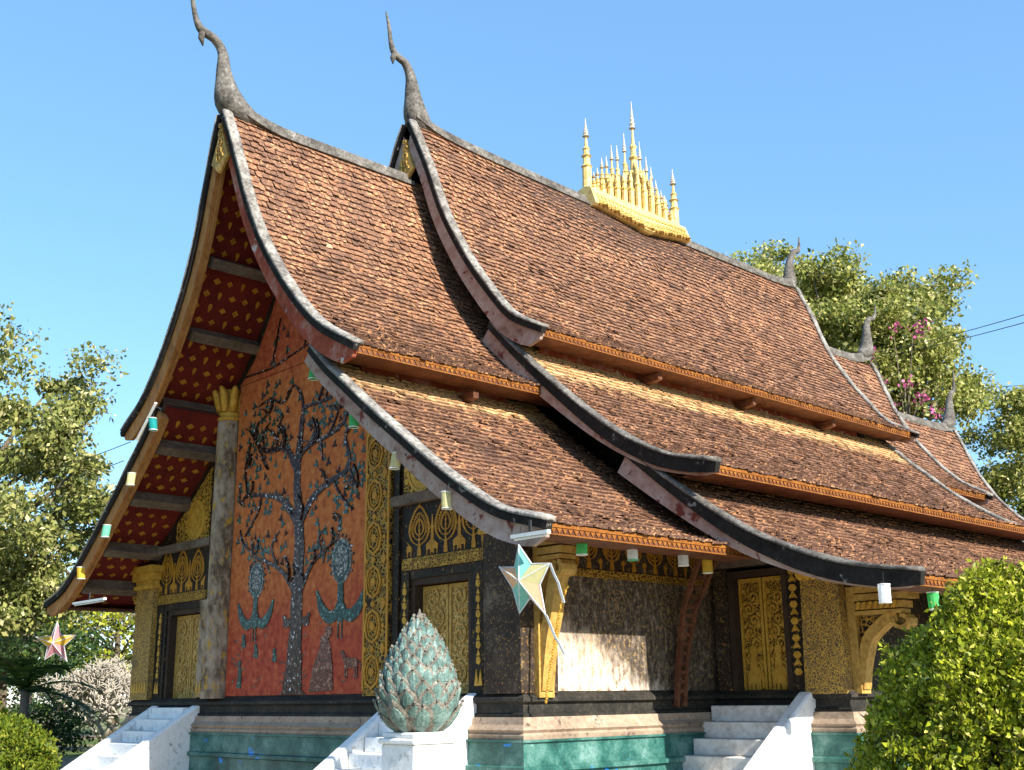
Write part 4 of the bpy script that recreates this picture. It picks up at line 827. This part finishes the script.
# ---- gilded parasol cluster on the ridge (dok so fa)
mb = MB()
rings = []
for i in range(25):
    t = i / 24; y = 8.05 + 3.75 * t; e = .30 + .24 * math.sin(math.pi * t) ** 2; zr = 13.9 - .018 * (y - 8)
    if abs(t - .5) < .06: e += .08
    s_ = float(e); x, z, nx, nz = [float(q) for q in PB1.at(s_ + .1)]
    rings.append([(-x - nx * .06, y, z), (-x - nx * .14, y, z + .05), (-.22, y, zr + .06), (0, y, zr + .12), (.22, y, zr + .06), (x + nx * .14, y, z + .05), (x + nx * .06, y, z)])
mb.sweep(rings); cluster = mb.build('ridge_ornament', 'spire', temple)
mb = MB()
for sx in (1, -1):
    for i in range(26):
        t = (i + .5) / 26; y = 8.15 + 3.55 * t; e = .30 + .24 * math.sin(math.pi * t) ** 2; x, z, nx, nz = [float(q) for q in PB1.at(e * .8)]
        x1, z1, _, _ = [float(q) for q in PB1.at(e * .35)]
        x2, z2, _, _ = [float(q) for q in PB1.at(e * 1.05 + .08)]
        for (xx, zz, r_) in ((x, z, .05), (x1, z1, .065), (x2, z2 + .02, .05 + .035 * (i % 3 == 1))): mb.lathe((sx * (xx + nx * .15), y, zz + nz * .15 - .05), [(.01, -.06), (r_ * 1.2, 0), (r_ * .8, .06), (.01, .1)], 6)
mb.build('base_carving', 'gold_plain', cluster)
TIPS = [(8.18, 15.96, 13.9), (8.43, 14.54, 13.9), (8.57, 14.70, 13.9), (8.75, 15.04, 13.9), (8.93, 15.15, 13.9), (9.14, 15.52, 13.9), (9.36, 15.6, 13.9), (9.66, 16.05, 13.9), (10.02, 17.11, 13.9), (10.28, 16.02, 13.9), (10.53, 15.66, 13.9), (10.72, 15.42, 13.9), (10.9, 15.09, 13.9), (11.1, 14.85, 13.9), (11.31, 14.64, 13.9), (11.64, 15.64, 13.85)]
def spire(y, zt, zb, outer):
    h = zt - zb; r0 = .12 if outer or h > 3 else .08; mb = MB(); k = min(1, h / 2)
    pr = [(r0 * 1.0, 0), (r0 * .95, h * .32), (r0 * 1.25, h * .34), (r0 * .8, h * .37), (r0 * .7, h * .46), (r0 * 1.15, h * .48), (r0 * .65, h * .50), (r0 * .6, h * .56), (r0 * .85, h * .58), (r0 * .4, h * .61), (r0 * .22, h * .74)]
    mb.lathe((0, y, zb), pr, 8); o = mb.build('spire', 'spire', cluster)
    mb = MB(); hh = h * .26; z0 = zb + h * .74
    prof = [(r0 * .2, 0)]
    for i in range(5): rr = r0 * (.8 - .15 * i); prof += [(rr, hh * (.04 + .16 * i)), (rr * .55, hh * (.12 + .16 * i))]
    prof += [(.008, hh)]; mb.lathe((0, y, z0), prof, 8); mb.build('parasol', 'silver', o)
for y, zt, zb in TIPS: spire(y, zt, zb, y in (8.18, 11.64))
# second rank of low posts that fills the middle of the cluster
rg = random.Random(6)
for i in range(11):
    y = 8.6 + i * .27; hh = .3 + 1.0 * (1 - abs(y - 10.0) / 1.6) + rg.uniform(-.12, .12)
    for sx in (-.16, .16):
        mb = MB(); mb.lathe((sx, y, 13.75), [(.08, 0), (.08, hh * .6), (.105, hh * .64), (.06, hh * .7), (.045, hh * .85), (.065, hh * .88), (.01, hh * 1.2)], 7); mb.build('spire', 'spire', cluster)

# ------------------------------------------------------------------ lotus bud pillar
L = Vector((7.95, -3.45, 0)); lot = thing('lotus_pillar', 'white pedestal topped by a big teal scaled lotus bud, in front of the temple stairs', 'pillar', L)
mb = MB()
for a, z0, z1 in ((.35, 0.02, .25), (.285, .251, 1.2), (.315, 1.201, 1.26), (.28, 1.261, 1.32)): mb.box(-a, a, -a, a, z0, z1)
soften(mb.build('pedestal', 'white', lot))
def budr(t):  # t 0..1 height
    return float(np.interp(t, [0, .05, .12, .22, .34, .46, .58, .7, .82, .92, 1], [.24, .32, .37, .40, .40, .37, .315, .25, .165, .08, .008]))
H = 1.26; Z0 = 1.32; mb = MB(); mb.lathe((0, 0, Z0), [(budr(i / 24) * .93, H * i / 24) for i in range(25)], 24)
bud = mb.build('lotus_bud', 'ridge', lot, smooth=True)
mb = MB(); row = 0; t = -.03; rg = random.Random(2)
mb.lathe((0, 0, Z0), [(.06, H * .93), (.045, H * .965), (.02, H * 1.0), (.004, H * 1.035)], 8, 1)
while t < .88:
    rr = budr(max(0, t) + .06); h = .105 * (1 - .5 * max(0, t)); n = max(7, int(2 * math.pi * rr / (.185 * (1 - .5 * t))))
    for k in range(n):
        a0 = 2 * math.pi * (k + (row % 2) * .5) / n + rg.uniform(-.05, .05); hw = math.pi / n * 1.12; ln = h * rg.uniform(1.8, 2.7); out = rg.uniform(.7, 1.35) * (1 - .45 * max(0, t)); bx = rg.uniform(-.3, .3)
        for layer, (sc, ol, mi) in enumerate(((1., 0., 1), (.74, .011, 0))):
            pts = []; st = 7
            for i in range(st + 1):
                u_ = i / st; uu = u_ * sc + (.10 if layer else 0); tt = min(.998, max(0, t + ln * uu)); wv = hw * sc * (1 - max(0, (u_ - .45) / .55) ** 2.2 * .96) * (.75 + .25 * min(1, u_ * 3))
                lift = (.012 + .062 * uu ** 1.4) * out + ol - (.02 * out if u_ > .95 and not layer else 0)
                for j in (-1, -.6, 0, .6, 1):
                    r_ = budr(tt) + lift - .030 * abs(j) ** 2.2 * (1 - .3 * u_) + (.008 if abs(j) == 1 and not layer else 0); a_ = a0 + wv * j + bx * .1 * u_
                    pts.append((r_ * math.cos(a_), r_ * math.sin(a_), Z0 + H * tt))
            mb.add(pts, [(i * 5 + j, i * 5 + j + 1, (i + 1) * 5 + j + 1, (i + 1) * 5 + j) for i in range(st) for j in range(4)], mi)
        tt = min(.99, max(0, t + ln * .98)); r_ = budr(tt) + .068 * out; a_ = a0 + bx * .1
        mb.lathe((r_ * math.cos(a_), r_ * math.sin(a_), Z0 + H * tt - .02), [(.003, -.006), (.017, .008), (.012, .024), (.002, .034)], 5, 1)
    t += h * .88; row += 1
mb.build('bud_scales', ['bud_teal', 'bud_rim'], bud, smooth=False)

# ------------------------------------------------------------------ paper lanterns
LAN = [((2.55, -1.4, 6.89), 'green', 'green paper lantern hanging highest on the right bargeboard, over the red tree wall'),
    ((3.72, -1.4, 5.86), 'green', 'green paper lantern on the right bargeboard beside the dark gilt column'),
    ((4.80, -1.4, 5.05), 'cream', 'cream paper lantern on the right bargeboard beside the gold medallion'),
    ((5.97, -1.4, 4.31), 'cream', 'cream paper lantern low on the right bargeboard over the right door frieze'),
    ((-2.35, -1.8, 6.83), 'teal', 'teal paper lantern hanging highest on the left bargeboard'),
    ((-3.13, -1.8, 5.87), 'cream', 'pale yellow paper lantern on the left bargeboard between the two blue-green ones'),
    ((-4.08, -1.8, 4.96), 'mint', 'mint green paper lantern second from the bottom of the left bargeboard'),
    ((-5.11, -1.8, 4.22), 'yellow', 'yellow paper lantern lowest on the left bargeboard'),
    ((7.3, -.12, 3.64), 'green', 'green paper lantern under the side eave next to the big star'),
    ((7.3, .92, 3.64), 'white', 'white and mint paper lantern in the middle of three under the side eave'),
    ((7.3, 2.06, 3.64), 'white', 'white paper lantern under the side eave nearest the painted strut'),
    ((7.1, 2.9, 3.6), 'yellow', 'dim yellow paper lantern in the shade before the side door'),
    ((10.42, 2.22, 2.9), 'white', 'bright white paper lantern at the corner of the lowest right eave'),
    ((10.45, 3.45, 2.86), 'green', 'green paper lantern under the lowest right eave above the round bush')]
for i, (c, col, lab) in enumerate(LAN):
    t = thing('paper_lantern', lab, 'lantern', c, 'paper tube lanterns along the eaves'); rg = random.Random(i); tx, ty = rg.uniform(-.14, .14), rg.uniform(-.14, .14)
    mb = MB(); hh = .115; n = 12; rings = []
    for z, r_ in ((-hh, .075), (-hh * .5, .079), (0, .077), (hh * .5, .079), (hh, .075)): rings.append([(r_ * math.cos(2 * math.pi * k / n) + tx * z, r_ * math.sin(2 * math.pi * k / n) + ty * z, z) for k in range(n)])
    mb.sweep(rings, cap=False); mb.build('lantern_shade', 'p_' + col, t)
    for z in (-hh, hh): m2 = MB(); m2.tube([(.078 * math.cos(q) + tx * z, .078 * math.sin(q) + ty * z, z) for q in np.linspace(0, 6.2832, 13)], .008, 5); m2.build('rim', 'p_mint' if i == 9 else 'tube', t)
    m2 = MB(); m2.tube([(tx * hh, ty * hh, hh), (0, 0, hh + (.1 if i < 8 else .16))], .004, 4); m2.build('string', 'wire', t)

# ------------------------------------------------------------------ star lanterns
def star(loc, Rr, cols, label, rot, face, tail, ang):
    t = thing('star_lantern', label, 'lantern', loc, None)
    fx = Vector(face).normalized(); ux = Vector((0, 0, 1)).cross(fx).normalized(); vx = Vector((0, 0, 1)); ri = Rr * .42
    P = lambda r_, a, n_=0.: ux * (r_ * math.cos(a) * (.78 if tail else 1)) + vx * (r_ * math.sin(a)) + fx * n_
    tips = [P(Rr * (1 + .12 * math.sin(k * 2.2)), ang + k * 1.2566) for k in range(5)]; inn = [P(ri, ang + .628 + k * 1.2566) for k in range(5)]
    if tail:   # the hand-made star hangs skewed, its lower points drawn out
        tips = [ux * a + vx * b for a, b in ((-.10, .47), (-.42, .22), (-.10, -.38), (.30, -.42), (.38, .20))]; inn = [ux * a + vx * b for a, b in ((-.17, .19), (-.20, -.07), (.07, -.20), (.22, -.05), (.10, .21))]
    for sgn in (1, -1):
        apex = fx * (.14 * sgn)
        for k in range(5):
            mb = MB(); mb.add([apex, inn[k - 1], tips[k], inn[k]], [(0, 1, 2), (0, 2, 3)]); o = mb.build('star_panel', 'p_' + cols[k], t)
    fr = MB()
    for k in range(5):
        fr.tube([inn[k - 1], tips[k], inn[k]], .012, 5)
        for sgn in (1, -1): fr.tube([fx * (.14 * sgn), tips[k]], .009, 4)
    fr.build('star_frame', 'p_white', t)
    m2 = MB(); m2.tube([tips[0], (tips[0].x * .6, tips[0].y * .6, Rr + .3)], .006, 4); m2.build('string', 'wire', t)
    if tail:
        for k in (3, 4):
            b = tips[k]; mb = MB(); rg = random.Random(k)
            pts = [b + Vector((.05 * i * rg.uniform(.3, 1), .04 * i, -.12 * i)) for i in range(5)]
            mb.sweep([[p_ + Vector((.02, 0, 0)), p_ + Vector((-.02, 0, 0)), p_ + Vector((-.02, .008, 0)), p_ + Vector((.02, .008, 0))] for p_ in pts]); mb.build('streamer', 'p_white', t)
    return t
star((7.62, -1.5, 3.06), .40, ['aqua', 'peach', 'aqua', 'peach', 'cream'], 'large teal and peach paper star hanging at the right front corner of the roof', 0, (.15, -1, 0), True, 1.78)
star((-6.8, -1.5, 2.9), .46, ['pinkp', 'yellow', 'pinkp', 'pinkp', 'yellow'], 'pink and yellow paper star hanging under the far left eave before the palm', 0, (.6, -.8, 0), False, 1.6)
# tube lamps
for (x, y, z, lab) in ((7.82, -1.60, 3.60, 'white strip light under the right front corner of the roof'), (-5.3, -1.5, 3.66, 'white strip light under the left front corner of the roof')):
    t = thing('strip_light', lab, 'lamp', (x, y, z), 'strip lights under the eaves'); q = .33 if x > 0 else .75
    mb = MB(); mb.box(-q, q, -.03, .03, 0, .045); mb.build('housing', 'tube', t); mb = MB(); mb.tube([(-q + .05, 0, -.018), (q - .05, 0, -.018)], .014, 8); mb.build('lamp_tube', 'tube', t)
    mb = MB(); mb.box(-.02, .02, -.01, .01, .06, .2); mb.build('hanger', 'wire', t)
# gold bead garland on the corner bracket
mb = MB(); pts = smooth_line([(6.86, .05, 3.15), (6.72, .04, 2.85), (6.62, .04, 2.45), (6.5, .03, 2.0), (6.42, .03, 1.6)], 12)
for i, q in enumerate(pts): mb.lathe((q[0] + .012 * math.sin(i * 1.7), q[1] - .02, q[2]), [(.004, -.022), (.024, 0), (.004, .022)], 5)
tag(mb.build('bead_garland', 'gold'), 'string of golden beads hanging on the gold bracket behind the big star', 'garland')
# pipe by the left bargeboard
mb = MB(); mb.tube([(-2.33, -1.78, 7.25), (-3.04, -1.78, 6.64)], .03, 7); tag(mb.build('white_pipe', 'tube'), 'short white pipe fixed on the left bargeboard below the upper eave', 'pipe')

# ------------------------------------------------------------------ vegetation
def leafobj(name, mat, P, size, parent=None, up=.35, seed=0, aspect=.62, cols=None):
    rg = np.random.default_rng(seed); n = len(P); d = rg.normal(size=(n, 3)); d[:, 2] -= up; d /= np.linalg.norm(d, axis=1)[:, None]
    a = np.cross(d, rg.normal(size=(n, 3))); a /= np.linalg.norm(a, axis=1)[:, None]; nn = np.cross(d, a)
    s = size * rg.uniform(.45, 1.45, n)[:, None]
    V = np.stack([P, P + d * s * .45 + a * s * aspect * .5 + nn * s * .08, P + d * s, P + d * s * .45 - a * s * aspect * .5 + nn * s * .08], 1).reshape(-1, 3)
    me = bpy.data.meshes.new(name); me.vertices.add(n * 4); me.vertices.foreach_set('co', V.ravel())
    me.loops.add(n * 4); me.loops.foreach_set('vertex_index', np.arange(n * 4)); me.polygons.add(n); me.polygons.foreach_set('loop_start', np.arange(n) * 4); me.polygons.foreach_set('loop_total', np.full(n, 4))
    me.materials.append(M[mat]); at = me.attributes.new('rnd', 'FLOAT', 'FACE'); at.data.foreach_set('value', (cols if cols is not None else np.clip(rg.normal(.5, .25, n), 0, 1)).astype(np.float32))
    me.update(); me.validate(); o = bpy.data.objects.new(name, me); COL.objects.link(o)
    if parent: o.parent = parent
    return o
def tree(name, label, loc, height, rx, rz, nclump, nleaf, size, mat, seed, bark='bark', trunk_r=.3, clr=.75, gap=1.0, up=.35, cat='tree', group=None, sub=(0, 0)):
    rg = np.random.default_rng(seed); t = thing(name, label, cat, loc, group); cz = height - rz
    C = []
    while len(C) < nclump:
        v = rg.normal(size=3); v /= np.linalg.norm(v); q = rg.uniform(.25, 1) ** .5; v = v * q
        lump = 1 + .28 * noise.noise(Vector(tuple(v * 1.7 + seed)))
        c = np.array([v[0] * rx * lump + sub[0], v[1] * rx * lump + sub[1], cz + v[2] * rz * lump])
        if c[2] > height * .16: C.append(c)
    C = np.array(C); mb = MB()
    top = Vector((sub[0] * .6, sub[1] * .6, cz + rz * .2)); tp = [Vector((0, 0, -.1)), Vector((rg.normal() * .15, rg.normal() * .15, cz * .4)), Vector((sub[0] * .4, sub[1] * .4, cz * .8)), top]
    mb.tube(tp, [trunk_r * 1.3, trunk_r, trunk_r * .75, trunk_r * .3], 9)
    for c in C[::max(1, nclump // 26)]:
        s0 = tp[1].lerp(tp[3], rg.uniform(.2, .95)); e = Vector(c); md = s0.lerp(e, .5) + Vector((0, 0, .12 * rz * rg.uniform(-.2, 1)))
        mb.tube([s0, md, e], [trunk_r * .38, trunk_r * .22, trunk_r * .06], 6)
    mb.build('trunk', bark, t, smooth=True)
    cr = clr; k = nleaf // nclump; P = []
    for c in C:
        rr = cr * rg.uniform(.6, 1.25); p_ = np.clip(rg.normal(size=(k, 3)), -1.7, 1.7) * np.array([rr, rr, rr * .62]) * .5 + c; P.append(p_)
    leafobj('crown', mat, np.concatenate(P), size, t, up, seed); return t
tree('bodhi_tree', 'tall airy tree with small pale leaves left of the temple', (-18.2, .2, 0), 13.6, 4.4, 5.7, 150, 52000, .17, 'leaf_a', 21, clr=.82, trunk_r=.35)
tree('broadleaf_tree', 'big round-crowned tree rising behind the right end of the roof', (-9.5, 37.0, 0), 22.3, 5.4, 5.4, 240, 100000, .22, 'leaf_b', 5, clr=1.05, trunk_r=.45)
tree('broadleaf_tree', 'slim leafy tree top just left of the ridge finial at the right end', (-14.85, 38.54, 0), 25.6, 2.6, 5.0, 70, 20000, .2, 'leaf_b', 8, clr=.9, trunk_r=.3)
tree('broadleaf_tree', 'smaller tree at the right edge below the electric wires', (-5.0, 44.5, 0), 16.0, 3.2, 4.6, 80, 30000, .2, 'leaf_b', 12, clr=.95, trunk_r=.3)
# bougainvillea beside it
bt = thing('bougainvillea', 'bougainvillea with pink bracts climbing at the right side of the big round tree', 'shrub', (-4.9, 32.2, 0)); mb = MB(); rg = np.random.default_rng(4)
mb.tube([(0, 0, 0), (.3, .1, 5), (.1, .2, 10), (.4, 0, 14)], [.14, .1, .07, .03], 6)
P = []; 
for i in range(17): c = np.array([rg.normal() * 1.3, rg.normal() * .8, 13.2 + rg.normal() * 1.5]); P.append(rg.normal(size=(26, 3)) * .16 + c)
for i in range(12): q = P[i][0]; mb.tube([(.2, .1, 11.), tuple((np.array([.2, .1, 11.]) + q) / 2 + [0, 0, .5]), tuple(q)], [.04, .03, .01], 5)
mb.build('stem', 'bark', bt, smooth=True); leafobj('bracts', 'pink', np.concatenate(P), .15, bt, 0, 3, .8)
P = np.concatenate([rg.normal(size=(40, 3)) * .5 + c[0] for c in P]); leafobj('leaves', 'leaf_a', P, .2, bt, .2, 4)

def clipped(name, label, loc, rx, h, nleaf, size, mat, seed, egg=.12, fill=True):
    """clipped evergreen: shell of short sprigs over a twiggy core"""
    rg = np.random.default_rng(seed); t = thing(name, label, 'bush', loc); n = nleaf; P = []
    v = rg.normal(size=(n, 3)); v /= np.linalg.norm(v, axis=1)[:, None]; cz = h * .5
    q = 1 - np.abs(rg.normal(0, .09, n)) + (rg.random(n) > .985) * .05; lump = np.array([1 + .12 * noise.noise(Vector(tuple(a * 2.6 + seed))) + .07 * noise.noise(Vector(tuple(a * 9 + seed))) for a in v])
    hole = np.array([noise.noise(Vector(tuple(a * 5 + 3 * seed))) for a in v]); keep = hole > -.26 - .25 * (v[:, 2] > .2); v, q, lump = v[keep], q[keep], lump[keep]
    wz = 1 - egg * v[:, 2]; P = np.stack([v[:, 0] * rx * wz, v[:, 1] * rx * wz, v[:, 2] * h * .5], 1) * (q * lump)[:, None] + [0, 0, cz]
    leafobj('leaves', mat, P, size, t, -.6, seed, .5)
    rg2 = random.Random(seed); mb = MB(); mb.tube([(0, 0, -.05), (.02, 0, h * .35), (0, .02, h * .7)], [.07 * h, .05 * h, .02 * h], 8)
    for i in range(260):
        k = rg2.randrange(len(P)); e = Vector(P[k]) * 1.0; e = Vector((e.x * .93, e.y * .93, cz + (e.z - cz) * .93)); s0 = Vector((0, 0, h * rg2.uniform(.15, .6)))
        mb.tube([s0, s0.lerp(e, .55) + Vector((0, 0, -.04)), e], [.012 * h, .007 * h, .003], 5)
    mb.build('branches', 'bark', t, smooth=True)
    nn = n // 3; v2 = rg.normal(size=(nn, 3)); v2 /= np.linalg.norm(v2, axis=1)[:, None]; q2 = rg.uniform(.35, .86, nn); P2 = np.stack([v2[:, 0] * rx, v2[:, 1] * rx, v2[:, 2] * h * .5], 1) * q2[:, None] + [0, 0, cz]
    leafobj('inner_leaves', mat, P2, size * 1.2, t, 0, seed + 1, .6); return t
clipped('round_bush', 'large clipped bright green bush in the right foreground', (14.93, -4.27, .1), 1.03, 2.26, 110000, .040, 'leaf_c', 3, .22)
clipped('round_bush', 'low rounded yellow-green bush at the bottom left corner', (-2.5, -4.05, 0), .95, 1.5, 16000, .07, 'leaf_y', 6)
# bare frangipani
fr = thing('frangipani_tree', 'leafless frangipani with a dense crown of pale stubby branches beside the temple', 'tree', (-23.6, 7.3, 0)); mb = MB(); rg = random.Random(12)
def grow(p, d, r_, L_, lv):
    e = p + d * L_; md = p.lerp(e, .5) + Vector((rg.uniform(-1, 1), rg.uniform(-1, 1), .6)) * L_ * .09; mb.tube([p, md, e], [r_, r_ * .88, r_ * .8], 5)
    if lv == 0: return
    for k in range(rg.choice((2, 3)) if lv < 6 else 3):
        a = Vector((rg.uniform(-1, 1), rg.uniform(-1, 1), rg.uniform(-.15, .7))).normalized(); nd = (d * .62 + a * .95).normalized(); nd.z = max(nd.z, -.1); grow(e, nd.normalized(), r_ * .78, L_ * rg.uniform(.72, .95), lv - 1)
for k in range(4): a = k * 1.57; grow(Vector((0, 0, .35)), Vector((math.cos(a) * .7, math.sin(a) * .7, .8)).normalized(), .085, .80, 6)
mb.tube([(0, 0, -.05), (0, 0, .4)], [.16, .12], 8); mb.build('branches', 'pale_bark', fr, smooth=True)
# palm
def palm(loc, h, n, Lf, label, seed):
    t = thing('palm', label, 'palm', loc); rg = random.Random(seed); mb = MB(); mb.tube([(0, 0, -.1), (.05, 0, h * .5), (0, 0, h)], [.16, .13, .12], 9); mb.build('trunk', 'bark', t, smooth=True)
    for i in range(n):
        a = i * 2.4; el = rg.uniform(.1, 1.1); d = Vector((math.cos(a) * math.cos(el), math.sin(a) * math.cos(el), math.sin(el))); side = d.cross(Vector((0, 0, 1))).normalized(); mb = MB(); pts = []
        for k in range(11): s = k / 10; pts.append(Vector((0, 0, h)) + d * Lf * s + Vector((0, 0, -1.1 * s * s * Lf * .55)))
        mb.tube(pts, [.025 - .002 * k for k in range(11)], 4, mi=0)
        for k in range(1, 30):
            s = k / 30; b = pts[int(s * 10)].lerp(pts[min(10, int(s * 10) + 1)], s * 10 % 1); ll = .55 * math.sin(math.pi * (.12 + .85 * s)) * Lf / 2.4
            for sg in (-1, 1):
                tip = b + side * sg * ll * .8 + d * ll * .45 + Vector((0, 0, -.28 * ll)); wv = d * .03; mb.add([b - wv, tip, b + wv], [(0, 1, 2)], 0, rg.random())
        mb.build('frond', 'leaf_d', t, attr='rnd')
palm((-14.5, .9, 0), 2.0, 15, 2.6, 'dark low palm at the far left behind the small star', 4)
# trees and shrubs at the far left, each of its own
HZ = [('leafy_tree', 'bright green leafy tree behind the frangipani by the temple wall', (-38.4, 14.4, 0), 9.2, 4.4, 3.6, 'leaf_c'), ('leafy_tree', 'dark green tree behind the palm at far left', (-32, 6.6, 0), 7.2, 3.6, 2.8, 'leaf_d'),
      ('leafy_tree', 'tall yellowish tree standing farthest left behind the palm', (-30, 1.5, 0), 8.6, 3.8, 3.6, 'leaf_a'), ('leafy_tree', 'mid green tree farther back between palm and temple', (-42, 11.5, 0), 9.5, 4.6, 4, 'leaf_b'),
      ('leafy_shrub', 'dark shrub on the lawn beneath the small star', (-18.6, 3.2, 0), 1.9, 1.5, .9, 'leaf_d'), ('leafy_shrub', 'green shrub left of the frangipani on the lawn', (-17.5, 1.0, 0), 1.5, 1.2, .7, 'leaf_c'),
      ('leafy_tree', 'bushy tree behind the bodhi tree at the left frame edge', (-26, -2.2, 0), 8, 3.4, 3.6, 'leaf_b'), ('leafy_tree', 'distant dark tree row end beyond the lawn', (-45, 20, 0), 9, 6, 4, 'leaf_d'), ('leafy_tree', 'distant olive tree beyond the lawn at far left', (-48, 8, 0), 9.5, 6, 4.4, 'leaf_b')]
for i, (nm, lb, lc, h, rx, rz, mt) in enumerate(HZ): tree(nm, lb, lc, h, rx, rz, 34, 8000 if h > 3 else 3500, .2 if h > 3 else .12, mt, 40 + i, clr=1.5 if h > 3 else .6, trunk_r=.18 if h > 3 else .05, cat='tree' if h > 3 else 'shrub')

# ------------------------------------------------------------------ wires
def wire(a, b, sag, label, r_=.012):
    a, b = Vector(a), Vector(b); mb = MB(); mb.tube([a.lerp(b, i / 16) - Vector((0, 0, sag * 4 * (i / 16) * (1 - i / 16))) for i in range(17)], r_, 5); tag(mb.build('power_line', 'wire'), label, 'wire', 'electric wires')
wire((-9.0, 35.5, 16.9), (7.9, 16.4, 10.75), .15, 'upper sloping wire that leaves the big tree towards the right edge')
wire((-9.0, 35.4, 16.6), (7.9, 16.3, 10.5), .12, 'lower sloping wire that leaves the big tree towards the right edge')
wire((-9.0, 42.2, 16.4), (4.0, 47.0, 15.6), .05, 'topmost of three level wires at the right edge', .016)
wire((-9.0, 42.2, 16.1), (4.0, 47.0, 15.3), .05, 'middle one of three level wires at the right edge', .016)
wire((-9.0, 42.2, 15.9), (4.0, 47.0, 15.1), .05, 'lowest of three level wires at the right edge', .016)
wire((-3.75, -1.58, 6.75), (-26, 2.2, 9.6), .3, 'upper wire between the left bargeboard and the left tree', .009)
wire((-4.0, -1.58, 6.4), (-26, 2.2, 9.1), .3, 'lower wire between the left bargeboard and the left tree', .009)
